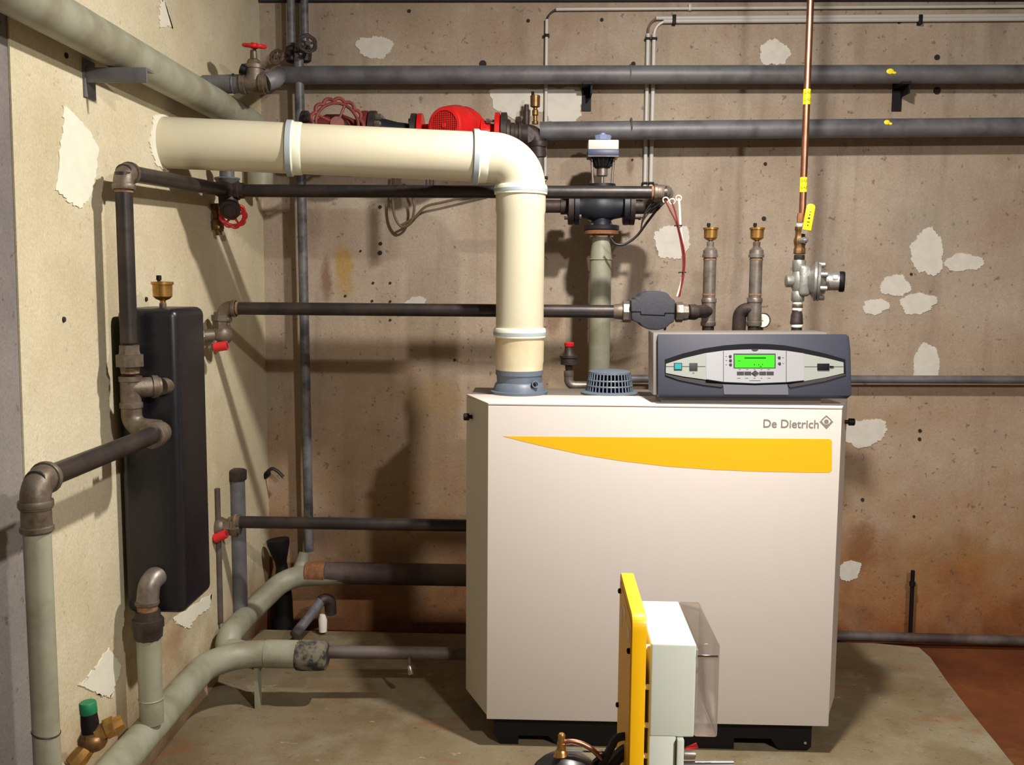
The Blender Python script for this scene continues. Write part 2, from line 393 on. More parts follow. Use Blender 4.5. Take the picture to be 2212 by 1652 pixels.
def blob(plane, px, py, rx, ry, seed, parent, mat, rag=.18, th=.0025, pts=None):
    rnd = random.Random(seed); n = 84; ph = [rnd.uniform(0, 6.28) for _ in range(5)]; out = []
    for i in range(n):
        a = 2*math.pi*i/n
        k = 1+rag*(.5*math.sin(2*a+ph[0])+.4*math.sin(3*a+ph[1])+.3*math.sin(5*a+ph[2])+.2*math.sin(9*a+ph[3]))+rnd.uniform(-.35, .35)*rag
        if pts:
            t = i/n*len(pts); j = int(t); p, q = pts[j], pts[(j+1) % len(pts)]; f = t-j
            x = p[0]+(q[0]-p[0])*f+rnd.uniform(-1, 1)*rag*12; y = p[1]+(q[1]-p[1])*f+rnd.uniform(-1, 1)*rag*12
        else: x, y = px+rx*k*math.cos(a), py+ry*k*math.sin(a)
        out.append(U(x, y, Y=WY) if plane == 'b' else U(x, y, X=LX))
    vec = (0, -th, 0) if plane == 'b' else (th, 0, 0)
    return struct('plaster_patch', MB().prism(out, vec), mat, parent)
B = [(810, 102, 36, 26), (1672, 114, 30, 30), (898, 656, 24, 15), (2003, 545, 38, 46), (2082, 567, 40, 20), (1934, 617, 30, 25),
     (1891, 662, 28, 17), (1982, 655, 40, 22), (1866, 934, 48, 31), (1833, 1232, 26, 22)]
for i, (x, y, rx, ry) in enumerate(B): blob('b', x, y, rx, ry, i+3, wall_back, 'patch')
blob('b', 0, 0, 0, 0, 20, wall_back, 'patch', .25, pts=[(1056, 192), (1258, 190), (1254, 250), (1238, 268), (1190, 266), (1176, 240), (1120, 262), (1066, 236)])
blob('b', 0, 0, 0, 0, 21, wall_back, 'patch', .2, pts=[(1412, 505), (1440, 486), (1484, 490), (1490, 530), (1470, 560), (1425, 556), (1416, 530)])
blob('b', 0, 0, 0, 0, 22, wall_back, 'patch', .1, pts=[(1973, 812), (1974, 770), (1994, 738), (2022, 752), (2030, 780), (2026, 812)])
blob('l', 0, 0, 0, 0, 30, wall_left, 'patch_cream', .25, pts=[(134, 226), (160, 246), (196, 290), (212, 320), (205, 380), (190, 430), (172, 452), (150, 436), (120, 410), (128, 320), (136, 270)])
blob('l', 0, 0, 0, 0, 31, wall_left, 'patch_cream', .2, pts=[(345, 0), (356, 6), (372, 62), (362, 54), (345, 62), (343, 40)])
blob('l', 0, 0, 0, 0, 32, wall_left, 'patch_cream', .15, pts=[(330, 250), (360, 246), (380, 320), (364, 372), (336, 356), (322, 310)])
blob('l', 0, 0, 0, 0, 33, wall_left, 'patch_cream', .25, pts=[(232, 1400), (262, 1440), (240, 1505), (215, 1500), (170, 1480), (190, 1462)])
blob('l', 0, 0, 0, 0, 34, wall_left, 'patch_cream', .2, pts=[(372, 1336), (455, 1282), (452, 1312), (425, 1330), (408, 1356), (388, 1352)])
for i, (x, y, r) in enumerate([(821, 447, 4), (821, 546, 5), (822, 526, 4), (779, 542, 2.5), (806, 611, 3), (843, 611, 3), (804, 650, 3), (843, 651, 3), (746, 639, 3),
                               (843, 691, 3), (982, 777, 3), (884, 24, 4), (1141, 45, 4), (1300, 43, 4), (1368, 138, 5), (1650, 472, 5), (1653, 354, 4), (1366, 345, 2.5),
                               (1942, 48, 4), (2024, 124, 6), (2024, 196, 8), (1043, 138, 8), (1968, 592, 3), (1986, 948, 4), (1987, 930, 4), (1863, 1079, 4), (1974, 1115, 3), (315, 646, 0)]):
    if r: struct('anchor_hole', MB().lathe(U(x, y, Y=WY), -Y_, [(0, r*.0018), (.004, r*.0017), (.004, 0)], 10), 'hole', wall_back)
for x, y in ((315, 646), (142, 120), (137, 690)): struct('anchor_hole', MB().lathe(U(x, y, X=LX), X_, [(0, .007), (.004, .006), (.004, 0)], 10), 'hole', wall_left)
# ================================================================== BOILER
YF, YB, YR = 2.777, 2.99, 3.215
XL, XR, XBL, XBR, ZT, ZB = -.157, .856, -.236, .936, 1.044, .0914
bo = T('boiler', 'white floor-standing boiler with yellow swoosh and dark control panel', 'boiler')
def wedge(z0, z1, g=0.): return [V((XL+g, YF, z0)), V((XR-g, YF, z0)), V((XBR-g, YB, z0)), V((XBL+g, YB, z0))]
bo.p('front_panel', MB().prism([(XL, YF, ZB), (XR, YF, ZB), (XR, YF, ZT-.0072), (XL, YF, ZT-.0072)], (0, .02, 0), .002), 'white_panel')
mb = MB().prism([(XL+.001, YF+.021, ZB), (XL+.001, YF+.021, ZT-.0075), (XBL, YB, ZT-.0075), (XBL, YB, ZB)], (.02, .004, 0))
bo.p('side_panel', mb, 'side_panel')
mb = MB().prism([(XR-.001, YF+.021, ZB), (XR-.001, YF+.021, ZT-.0075), (XBR, YB, ZT-.0075), (XBR, YB, ZB)], (-.02, .004, 0))
bo.p('side_panel', mb, 'side_panel')
bo.p('top_hood', MB().prism([V((p.x, p.y, ZT-.006)) for p in wedge(0, 0)], (0, 0, .006), .0015), 'white_panel')
bo.p('body', MB().box((XBL+.004, YB+.001, .08), (XBR-.004, YR, ZT-.03), .004), 'side_panel')
bo.p('top_panel', MB().box((XBL+.01, YB+.002, ZT-.029), (XBR-.01, YR, ZT-.004), .003), 'grey_panel', label='dark grey top cover')
# black base with cut-outs
y0 = YF+.03
def zc(px, py): return U(px, py, Y=y0)
bx0, bx1 = XL+.02, XR-.04
prof = [(bx0, .0895), (bx0-.0, .03), (bx0+.02, 0), (bx0+.075, 0), (bx0+.075, .028), (bx0+.165, .028), (bx0+.195, 0), (bx1-.23, 0), (bx1-.23, .035), (bx1-.12, .035), (bx1-.095, 0), (bx1-.012, 0), (bx1, .012), (bx1, .0895)]
bo.p('base', MB().prism([(x, y0, z) for x, z in prof], (0, .38, 0)), 'black_plastic', label='black pallet-style base')
bo.p('base_rivet', MB().ball((bx1-.018, y0, .025), .006, 10), 'chrome')
# yellow swoosh
def FP(px, py, d=0): p = U(px, py, Y=YF); p.y = YF-d; return p
top = [(1087, 942)]+[(1087+(1792-1087)*i/12, 942+6*i/12) for i in range(1, 13)]+[(1797, 952)]
bot = [(1797, 1015), (1792, 1020), (1740, 1020), (1640, 1018), (1540, 1014), (1440, 1007), (1340, 995), (1260, 982), (1180, 965), (1130, 953)]
bo.p('swoosh', MB().prism([FP(x, y, .0005) for x, y in top+bot], (0, .0004, 0)), 'stripe', label='orange-yellow swoosh stripe')
tl, tr = FP(1647, 922.5, .0004), FP(1766, 924.3, .0004); ux = (tr-tl).normalized()
mbt, (x0, x1) = text_mb('De Dietrich', V(), ux, Z_, 1, .0006)
s = (tr-tl).length/(x1-x0); sv = 1.0
mbt, (x0, x1) = text_mb('De Dietrich', tl, ux, Z_, s, .0003, .0004)
bo.p('lettering', mbt, 'print_grey', label='grey brand lettering')
cx, cy = 1785, 911.5; mb = MB()
mb.prism([FP(cx+a, cy+b, .0005) for a, b in ((-9, -7), (0, -15), (9, -7), (7, -5.5), (0, -11.5), (-7, -5.5))], (0, .0004, 0))
mb.prism([FP(cx+a, cy+b, .0005) for a, b in ((-15, -1), (-11, -3.5), (-6, 3), (0, 6), (6, 3), (11, -3.5), (15, -1), (0, 15))], (0, .0004, 0))
mb.prism([FP(cx+5*math.cos(t*.393), cy-1+5*math.sin(t*.393), .0005) for t in range(16)], (0, .0004, 0))
mb.prism([FP(cx+a, cy+b, .0005) for a, b in ((-9, -7), (-7, -5.5), (-9.5, -2.5), (-11.5, -4.2))], (0, .0004, 0))
mb.prism([FP(cx+a, cy+b, .0005) for a, b in ((9, -7), (7, -5.5), (9.5, -2.5), (11.5, -4.2))], (0, .0004, 0))
bo.p('emblem', mb, 'print_grey', label='grey diamond emblem')
for px, py, sx in ((1011, 900, -1), (1836, 911, 1)):
    c = U(px, py, Y=2.94); mb = MB().lathe(c+V((-.016*sx, 0, 0)), (sx, -.1, 0), [(0, .006), (.012, .006), (.012, .011), (.028, .011), (.03, .008)], 14)
    bo.p('side_latch', mb, 'black_plastic')
# flue collar on the boiler top
FX, FY = U(1122, 780, Y=3.03).x, 3.03
FXT = FX
cz = ZT-.004
bo_c = MB().lathe((FX, FY, cz), Z_, [(0, .088), (.012, .09), (.014, .082), (.022, .080), (.036, .075), (.04, .070), (.062, .0715), (.063, .074), (.078, .074), (.08, .07)], 40)
collar_o = bo.p('flue_collar', bo_c, 'collar', label='blue-grey flue collar')
tp = U(1152, 832, Y=2.965); bo.p('test_port', MB().lathe(tp+V((0, .03, 0)), (.2, -1, .1), [(0, .012), (.034, .011), (.034, .008), (.028, .008)], 14), 'collar', collar_o)
bo.p('test_port_hole', MB().lathe(tp+V((.0, .0, .0)), (.2, -1, .1), [(0, .008), (.0045, .008)], 14), 'dark_slot', collar_o)
# slatted air-intake cap
vc = U(1317, 846, Y=3.06); vx, vy = vc.x, 3.07
vent = bo.p('air_intake_cap', MB().lathe((vx, vy, cz), Z_, [(0, .090), (.006, .090), (.01, .080), (.011, .076), (.011, 0)], 36).lathe((vx, vy, cz+.066), Z_, [(0, .066), (0, .0665), (.006, .066), (.009, .058), (.010, 0)], 36), 'collar', label='round slatted blue-grey air intake cap')
bo.p('core', MB().lathe((vx, vy, cz+.01), Z_, [(0, .060), (.058, .054)], 28), 'dark_slot', vent)
for z, r in ((.028, .0735), (.046, .0705)): bo.p('ring', MB().torus((vx, vy, cz+z), Z_, r-.003, .003, 36, 6), 'collar', vent)
mb = MB()
for i in range(36):
    a = 2*math.pi*i/36; e = V((math.cos(a), math.sin(a), 0)); mb.tube([V((vx, vy, cz+.008))+e*.074, V((vx, vy, cz+.068))+e*.0645], .0026, 5)
o = bo.p('slats', mb, 'collar', vent); o['kind'] = 'stuff'
# ---- control panel (tilted back a little)
p_b, p_t = U(1630, 857, Y=2.795), U(1630, 722, Y=2.865)
nrm = (p_t-p_b).cross(X_).normalized()
if nrm.y > 0: nrm = -nrm
def K(zx, zy, w=0.): return UP(1380+zx/4.608, 700+zy/4.608, p_b, nrm)+nrm*w
face = [(188, 98), (2060, 98), (2092, 120), (2108, 250), (2118, 700), (2105, 716), (200, 708), (190, 690)]
cp = bo.p('control_panel', MB().prism([K(x, y, .0) for x, y in face], -nrm*.03, .002), 'blue_grey', label='blue-grey control panel with green display')
a, b_, c_, d_ = K(110, 84), K(1900, 84), K(1915, 722), K(110, 722)
back = [V((p.x, p.y+.022, p.z)) for p in (K(150, 88), K(1900, 88), K(1900, 722), K(150, 715))]
bo.p('case', MB().prism(back, (0, .13, 0), .003), 'panel_case', cp)
bo.p('case_foot', MB().box((K(240, 700).x, YF+.06, ZT), (K(1850, 700).x, YF+.2, K(300, 716).z-.001)), 'grey_panel', cp)
def arc(pts): return [K(x, y, w_) for x, y in pts]
rec = [(258, 505), (258, 352), (440, 292), (640, 243), (850, 212), (1000, 200), (1150, 195), (1300, 200), (1450, 212), (1640, 245), (1850, 292), (2055, 352), (2060, 500), (1850, 570), (1640, 610), (1150, 640), (660, 605), (440, 560)]
w_ = .0012; bo.p('recess', MB().prism(arc(rec), -nrm*.001), 'dark_slot', cp)
w_ = .004; bo.p('lower_lip', MB().prism(arc([(262, 498), (440, 535), (660, 566), (660, 590), (850, 600), (820, 630), (640, 608), (400, 560), (262, 512)]), -nrm*.003), 'key', cp)
bo.p('lower_lip', MB().prism(arc([(2036, 498), (2060, 508), (1850, 572), (1500, 635), (1480, 605), (1640, 575)]), -nrm*.003), 'key', cp)
lensT = [(268, 400), (440, 345), (660, 293), (850, 268), (1000, 260), (1150, 256), (1300, 260), (1460, 270), (1640, 298), (1850, 340), (2032, 385)]
lensB = [(2034, 492), (1850, 535), (1640, 572), (1460, 588), (1300, 597), (1150, 600), (1000, 597), (850, 585), (660, 556), (440, 525), (266, 490)]
w_ = .005; lens = bo.p('fascia', MB().prism(arc(lensT+lensB), -nrm*.0035), 'silver2', cp)
w_ = .0066; bo.p('centre_plate', MB().prism(arc([(666, 294), (838, 270), (1000, 261), (1150, 257), (1300, 261), (1462, 271), (1636, 297), (1638, 566), (1464, 584), (1150, 596), (842, 582), (668, 553)]), -nrm*.002), 'silver', cp)
w_ = .0067; bo.p('trim_line', MB().prism(arc([(668, 553), (842, 580), (1150, 594), (1464, 582), (1638, 564), (1638, 572), (1464, 592), (1150, 605), (842, 592), (668, 562)]), -nrm*.003), 'dark_slot', cp)
for x in (838, 1462): bo.p('panel_joint', MB().prism(arc([(x-3, 272), (x+3, 272), (x+3, 582), (x-3, 582)]), -nrm*.0005), 'key', cp)
for x0, x1, y in ((268, 660, 427), (1645, 2030, 430)): bo.p('guide_line', MB().prism([K(a, b, .0054) for a, b in ((x0, y-3), (x1, y-3), (x1, y+3), (x0, y+3))], -nrm*.0006), 'key', cp)
bo.p('screen_frame', MB().prism([K(a, b, .0074) for a, b in ((938, 300), (1356, 300), (1356, 446), (938, 446))], -nrm*.001), 'key', cp)
bo.p('screen', MB().prism([K(a, b, .0082) for a, b in ((948, 314), (1346, 314), (1344, 440), (950, 440))], -nrm*.0008), 'lcd', cp, label='bright green backlit display')
mb = MB()
for x0, x1, y0_, y1_ in ((1046, 1258, 340, 350), (1140, 1148, 405, 418), (1182, 1192, 408, 416), (1220, 1228, 404, 414), (1196, 1216, 428, 434), (980, 1010, 372, 376)):
    mb.prism([K(a, b, .0086) for a, b in ((x0, y0_), (x1, y0_), (x1, y1_), (x0, y1_))], -nrm*.0003)
bo.p('screen_text', mb, 'lcd_ink', cp)
for x, y in ((905, 328), (907, 369), (908, 410), (1391, 341), (1394, 400)):
    bo.p('button', MB().lathe(K(x, y, .0062), nrm, [(0, .0042), (.003, .0040), (.0036, .003)], 14), 'key', cp)
for x0, x1 in ((972, 1040), (1046, 1112), (1194, 1260), (1266, 1336)):
    bo.p('key', MB().prism([K(a, b, .0088) for a, b in ((x0, 480), (x1, 480), (x1, 511), (x0, 511))], -nrm*.002), 'key', cp)
bo.p('selector', MB().prism([K(a, b, .0098) for a, b in ((1114, 496), (1150, 468), (1190, 496), (1150, 522))], -nrm*.003), 'key', cp)
mb = MB()
for x, y, w in ((1000, 458, 10), (1075, 458, 10), (1146, 456, 8), (1215, 458, 8), (1287, 458, 12), (990, 545, 16), (1068, 545, 16), (1145, 545, 10), (1216, 545, 8), (1290, 545, 14), (1150, 568, 55), (865, 328, 8), (868, 369, 8), (866, 410, 8), (1430, 341, 8), (1432, 400, 7), (540, 490, 10)):
    mb.prism([K(x-w, y-2, .0072), K(x+w, y-2, .0072), K(x+w, y+2, .0072), K(x-w, y+2, .0072)], -nrm*.0004)
bo.p('key_marks', mb, 'key', cp)
bo.p('clip', MB().prism([K(1150+34*math.cos(t), 257+20*math.sin(t), .0076) for t in [math.pi*i/8 for i in range(9)]], -nrm*.001), 'key', cp)
sw = MB().prism([K(a, b, .0068) for a, b in ((346, 392), (428, 392), (428, 464), (346, 464))], -nrm*.0015); bo.p('switch_frame', sw, 'key', cp)
bo.p('switch', MB().prism([K(a, b, .0084) for a, b in ((355, 402), (418, 402), (418, 455), (355, 455))], -nrm*.0015), 'teal', cp, label='glowing teal rocker switch')
bo.p('switch', MB().prism([K(a, b, .0084) for a, b in ((500, 394), (580, 394), (580, 466), (500, 466))], -nrm*.003, .0008), 'key', cp)
bo.p('socket', MB().prism([K(a, b, .0088) for a, b in ((1770, 400), (1890, 400), (1890, 464), (1770, 464))], -nrm*.0035, .0006), 'dark_slot', cp)
bo.p('socket_clip', MB().prism([K(a, b, .0088) for a, b in ((1896, 422), (1932, 426), (1932, 436), (1896, 440))], -nrm*.0035), 'dark_slot', cp)
bo.p('centre_flap', MB().prism([K(a, b, .0044) for a, b in ((835, 602), (1150, 612), (1476, 602), (1486, 706), (846, 702))], -nrm*.004), 'flap', cp, label='lighter grey flap below display')
bo.done()
# ================================================================== FLUE
fl = T('flue_pipe', 'thick ivory plastic flue pipe bending from boiler to left wall', 'pipe')
R = .0755
top_c = V((FX, FY, U(1124, 343, Y=FY).z))
left_c = U(356, 308, X=LX); left_c = V((LX-.0, left_c.y, left_c.z)); hd = (left_c-top_c).normalized()
def zf(py): return U(1124, py, Y=FY).z
def hx(px):
    # point on the horizontal axis whose image column is px
    best = min((abs((lambda q: W/2+F*((q-CP).dot(_r))/((q-CP).dot(_f)))(top_c+hd*(t*.002))-px), t) for t in range(0, 700)); return top_c+hd*(best[1]*.002)
z_lo, z_l1, z_u0, z_u1 = cz+.078, zf(718), zf(410), zf(455)
fl.p('vertical_pipe', MB().lathe((FX, FY, z_l1), Z_, [(0, R*.985), (z_u1-.012-z_l1, R*.985), (z_u1-z_l1, R*1.02), (z_u0-z_l1, R*1.02)], 44), 'pvc')
fl.p('lower_pipe', MB().lathe((FX, FY, z_lo), Z_, [(0, R*.97), (.02, R*.985), (.028, R*1.005), (z_l1-z_lo, R*1.01)], 44), 'pvc_old', label='yellowed lower flue stub')
for z in (z_l1, z_u0):
    r_ = fl.p('socket_rim', MB().lathe((FX, FY, z-.016), Z_, [(0, R*1.01), (.002, R*1.075), (.010, R*1.085), (.024, R*1.085), (.03, R*1.05), (.031, R)], 44), 'seal_white')
    fl.p('seal_ring', MB().lathe((FX, FY, z-.008), Z_, [(0, R*1.06), (.001, R*1.094), (.010, R*1.094), (.011, R*1.06)], 44), 'seal', r_)
e1 = hx(1032)
bend = fil([V((FX, FY, z_u0)), top_c, e1], .088, 16)
fl.p('elbow', MB().tube(bend, R, 44), 'pvc')
h2 = hx(632)
fl.p('horizontal_pipe', MB().tube([e1, e1+hd*.03, h2-hd*.0, h2], [R*.985]*4, 44), 'pvc')
fl.p('wall_section', MB().tube([h2, left_c+hd*.01], R*.985, 44), 'pvc')
for q in (e1, h2):
    r_ = fl.p('socket_rim', MB().lathe(q-hd*.03, hd, [(0, R), (.004, R*1.03), (.024, R*1.04), (.028, R*1.09), (.036, R*1.095), (.041, R*1.06), (.042, R)], 44), 'seal_white')
    fl.p('seal_ring', MB().lathe(q-hd*.002, hd, [(0, R*1.07), (.001, R*1.1), (.016, R*1.1), (.017, R*1.05)], 44), 'seal', r_)
fl.done()
# ================================================================== helpers for pipework
def pipe_run(name, label, pts, r, mat, elbows=(), fit='cast', fr=.03, ends=(), cat='pipe', hemp=True, leg=None, parts=None):
    """pipe along pts (world); elbows = indices of pts that carry cast elbow fittings"""
    t = T(name, label, cat); pts = [V(p) for p in pts]; seg = [0]+list(elbows)+[len(pts)-1]; leg = leg or r*2.1
    for a, b in zip(seg[:-1], seg[1:]):
        sp = pts[a:b+1]
        t.p('tube', MB().tube(fil(sp, fr) if len(sp) > 2 else sp, r), mat)
    for i in elbows:
        e = t.p('elbow', elbow_mb(pts[i-1], pts[i], pts[i+1], r, leg), fit)
        if hemp:
            for q in (pts[i-1], pts[i+1]):
                d = (q-pts[i]).normalized(); t.p('thread_joint', MB().lathe(pts[i]+d*(leg+.001), d, [(0, r*1.06), (.006, r*1.06), (.007, r)], 16), 'hemp', e)
    if parts: parts(t)
    return t.done()
def air_vent(base, h, label, mat='brass', group=None, sc_=1.):
    """brass automatic air vent standing on base"""
    t = T('air_vent', label, 'air vent'); b = V(base); k = h/.062
    t.p('body', MB().lathe(b, Z_, [(0, .007*k), (.006*k, .007*k), (.010*k, .016*k), (.014*k, .0205*k), (.016*k, .0225*k), (.044*k, .0235*k), (.045*k, .0265*k), (.051*k, .0265*k), (.052*k, .02*k), (.053*k, 0)], 28), mat)
    t.p('cap', MB().lathe(b+V((-.008*k, 0, .052*k)), Z_, [(0, .004*k), (.003*k, .004*k), (.003*k, .0062*k), (.014*k, .0062*k), (.015*k, .004*k)], 12), 'black_plastic')
    t.p('thread', MB().lathe(b-Z_*.012*k, Z_, [(0, .0085*k), (.011*k, .0085*k), (.012*k, .007*k)], 14), 'cast')
    return t.done()
# ================================================================== WALL PIPES AT THE BACK
YU = 3.80
t = T('wall_pipe', 'upper slate-grey steel pipe running the width of the back wall', 'pipe')
pa, pb = U(600, 163, Y=YU), V((2.74, YU, U(2212, 159, Y=YU).z))
t.p('tube', MB().tube([pa, U(690, 162, Y=YU), pb], .034, 22), 'wall_pipe')
t.p('reducer', MB().tube(fil([U(574, 178, Y=3.2), U(592, 172, Y=3.22), U(604, 163, Y=YU), U(640, 162, Y=YU)], .03), .029, 20), 'wall_pipe')
for px in (1361,): t.p('weld', MB().torus(U(px, 160, Y=YU), X_, .034, .003, 24, 6), 'wall_pipe')
t.p('paint_mark', MB().ball(U(1923, 154, Y=YU-.034), .014, 12, (1, .16, .75)).ball(U(1932, 157, Y=YU-.034), .008, 10, (1, .2, .6)), 'yellow')
t.done()
YL = 3.76
t = T('wall_pipe', 'lower slate-grey steel pipe starting at the red pump elbow', 'pipe')
pa, pb = U(1166, 283, Y=YL), V((2.74, YL, U(2212, 268, Y=YL).z))
t.p('tube', MB().tube([pa, pb], .0345, 22), 'wall_pipe')
t.p('weld', MB().torus(U(1363, 276, Y=YL), X_, .034, .004, 24, 6), 'galv')
t.p('paint_mark', MB().ball(U(1916, 264, Y=YL-.034), .011, 12, (1, .16, .8)).ball(U(1924, 267, Y=YL-.034), .006, 10, (1, .2, .8)), 'yellow')
pe = U(1158, 286, Y=YL)
el = t.p('elbow', MB().tube(fil([U(1120, 287, Y=YL), pe, U(1163, 340, Y=YL)], .035, 8), .031, 18), 'cast_dark')
collar(mb := MB(), U(1163, 318, Y=YL), Z_, .027, .02, 1.3); t.p('collar', mb, 'cast_dark', el)
t.p('down_leg', MB().tube([U(1163, 320, Y=YL), U(1166, 480, Y=YL)], .021, 18), 'dirty_pipe')
t.done()
# small brass vents on the elbow
bv = U(1157, 262, Y=YL)
t = T('air_vent', 'small dull brass air vent on the elbow right of red pump', 'air vent')
t.p('stem', MB().lathe(U(1156, 268, Y=YL), Z_, [(0, .012), (.01, .012), (.012, .008), (.03, .008), (.034, .012), (.05, .012), (.054, .008), (.06, .008)], 14), 'old_brass')
b0 = U(1156, 233, Y=YL)
t.p('body', MB().lathe(b0, Z_, [(0, .008), (.004, .018), (.044, .019), (.046, .016), (.047, 0)], 20), 'old_brass')
t.p('cap', MB().lathe(U(1151, 207, Y=YL), Z_, [(0, .006), (.014, .006), (.016, .004)], 10), 'black_plastic')
t.done()
one('drain_plug', 'short dark plug standing left of the small brass vent', 'plug', MB().lathe(U(1137, 270, Y=YL+.02), Z_, [(0, .012), (.05, .012), (.052, .009), (.075, .009), (.076, .007)], 12), 'cast_dark')
# hanger brackets
for px, lab in ((1267, 'black pipe bracket under upper wall pipe above the valve actuator'), (1937, 'black pipe bracket under upper wall pipe at far right')):
    t = T('pipe_bracket', lab, 'bracket', 'wall pipe brackets'); p = U(px, 205, Y=WY)
    t.p('web', MB().box((p.x-.018, WY-.006, p.z-.062), (p.x+.018, WY-.0005, p.z+.05)), 'black_plastic')
    t.p('arm', MB().box((p.x-.018, WY-.1, p.z+.022), (p.x+.018, WY-.006, p.z+.03)), 'black_plastic')
    t.p('flange', MB().box((p.x+.012, WY-.09, p.z-.01), (p.x+.018, WY-.006, p.z+.022)), 'black_plastic')
    t.done()
# ------------------------------------------------------------------ red pump
YP = 3.62
pc = U(985, 290, Y=YP); az = pc.z
def PX(px): return U(px, 288, Y=YP).x
def flange(mb, x0, x1, r, z=az, n=28): mb.lathe((x0, YP, z), X_, [(0, r*.9), (.002, r), (x1-x0-.002, r), (x1-x0, r*.9)], n)
t = T('circulator_pump', 'bright red circulator pump above the ivory flue', 'pump')
ax = V((-.42, -1, .0)).normalized(); mc = V((PX(998), YP, az+.012))
t.p('volute', MB().lathe(mc-ax*.05, ax, [(0, .05), (.01, .082), (.05, .088), (.075, .08), (.08, .074)], 36), 'red')
t.p('motor', MB().lathe(mc+ax*.028, ax, [(0, .084), (.03, .084), (.06, .078), (.085, .071), (.1, .068), (.105, .066), (.11, .062), (.112, .052), (.104, .050), (.104, 0)], 40), 'red')
g = t.p('grille_back', MB().lathe(mc+ax*.133, ax, [(0, .049), (.001, .049)], 28), 'red_dark'); mb = MB(); u, w = frame(ax)
for i in range(-6, 7):
    h = math.sqrt(max(0, .05**2-(i*.0075)**2)); q = mc+ax*.1365
    mb.tube([q+u*(i*.0075)-w*h, q+u*(i*.0075)+w*h], .0016, 5); mb.tube([q+w*(i*.0075)-u*h, q+w*(i*.0075)+u*h], .0016, 5)
o = t.p('grille', mb, 'red', g); o['kind'] = 'stuff'
t.p('grille_hub', MB().lathe(mc+ax*.1375, ax, [(0, .009), (.003, .008)], 14), 'red', g)
mb = MB(); mb.lathe((PX(914), YP, az), X_, [(0, .035), (.05, .04), (.09, .06)], 24); t.p('inlet', mb, 'red')
mb = MB(); mb.lathe((PX(1040), YP, az), X_, [(0, .06), (.03, .04), (PX(1072)-PX(1040), .036)], 24); t.p('outlet', mb, 'red')
mb = MB(); flange(mb, PX(903), PX(915), .074); f1 = t.p('flange', mb, 'red')
mb = MB(); flange(mb, PX(1069), PX(1081), .078); f2 = t.p('flange', mb, 'red')
mb = MB(); flange(mb, PX(889), PX(902), .074); t.p('counter_flange', mb, 'cast_dark')
mb = MB(); flange(mb, PX(1082), PX(1096), .078); t.p('counter_flange', mb, 'cast_dark')
for s_, x in ((f1, 903), (f2, 1069)):
    for a in (.8, 2.3, -.8, -2.3):
        p = V((PX(x)-.03, YP+.056*math.cos(a), az+.056*math.sin(a))); t.p('bolt', MB().lathe(p, X_, [(0, .009), (.012, .009), (.012, .005), (.05, .005)], 6), 'galv', s_)
t.done()
t = T('threaded_union', 'dark stepped pipe union right of the red pump', 'pipe fitting')
mb = MB().lathe((PX(1096), YP, az), X_, [(0, .055), (.01, .052), (.014, .042), (.026, .042), (.028, .036), (.04, .036), (.042, .042), (.052, .042), (.054, .034), (.075, .034)], 24); t.p('sleeve', mb, 'cast_dark')
t.p('link', MB().tube(fil([(PX(1096)+.07, YP, az), (PX(1135), YP+.05, az), U(1128, 287, Y=YL)], .05), .03, 18), 'cast_dark'); t.done()
# ------------------------------------------------------------------ spool and gate valve left of the pump
t = T('spool_pipe', 'black flanged taper pipe between red pump and red handwheel', 'pipe')
def flx(a, b, r): m_ = MB(); flange(m_, PX(a), PX(b), r); return m_
f1 = t.p('flange', flx(800, 815, .083), 'cast_dark')
t.p('taper', MB().lathe((PX(815), YP, az), X_, [(0, .058), (.03, .054), (.075, .043), (PX(889)-PX(815), .037)], 26), 'valve_blue')
for a in (.45, 1.1, 2.0, 2.7, -.5, -1.5): t.p('bolt', MB().lathe((PX(815), YP-.064*math.cos(a), az+.064*math.sin(a)), X_, [(0, .012), (.018, .012), (.02, .009), (.024, .007)], 6), 'galv', f1)
t.done()
t = T('gate_valve', 'dull red gate valve with scalloped handwheel behind flue', 'valve')
wc = U(728, 268, Y=3.50)
t.p('handwheel', handwheel(wc, (.30, -1, .12), .083, .0065, 4, 13), 'red_dark')
t.p('stem', MB().tube([wc, V((PX(733), YP, az))], .011, 12), 'cast')
t.p('body', MB().lathe((PX(660), YP, az), X_, [(0, .045), (.04, .05), (.08, .07), (.14, .07), (.19, .05), (PX(780)-PX(660), .045)], 26), 'red_dark')
t.p('flange', flx(783, 798, .083), 'red_dark'); t.p('flange', flx(655, 668, .083), 'cast_dark')
t.p('bonnet', MB().lathe((PX(733), YP-.04, az), -Y_, [(0, .05), (.02, .05), (.022, .03), (.05, .024)], 24), 'cast_dark')
t.p('tail_pipe', MB().tube([(PX(656), YP, az), (-.98, YP, az)], .036, 18), 'dirty_pipe')
t.done()
# ------------------------------------------------------------------ red wheel valve on the left
t = T('stop_valve', 'brown brass stop valve with bright red handwheel, top left', 'valve')
YV = 3.2
def VX(px): return U(px, 178, Y=YV).x
vz = U(548, 180, Y=YV).z
k_ = .86
t.p('body', MB().lathe((VX(520), YV, vz), X_, [(a*k_, r*k_) for a, r in ((0, .037), (.002, .041), (.02, .041), (.022, .034), (.04, .036), (.055, .038), (.07, .034), (.075, .041), (.092, .041), (.094, .034), (.104, .034))], 12), 'cast')
t.p('bonnet', MB().lathe(U(549, 180, Y=YV), Z_, [(a*k_, r*k_) for a, r in ((0, .036), (.05, .038), (.052, .042), (.066, .042), (.068, .028), (.085, .022), (.09, .014), (.12, .012))], 16), 'cast')
hw = U(549, 99, Y=YV); t.p('stem', MB().tube([hw-Z_*.06, hw], .006, 8), 'old_brass'); t.p('handwheel', handwheel(hw, (.08, -.18, 1), .031, .0062, 5, 7, .34), 'red')
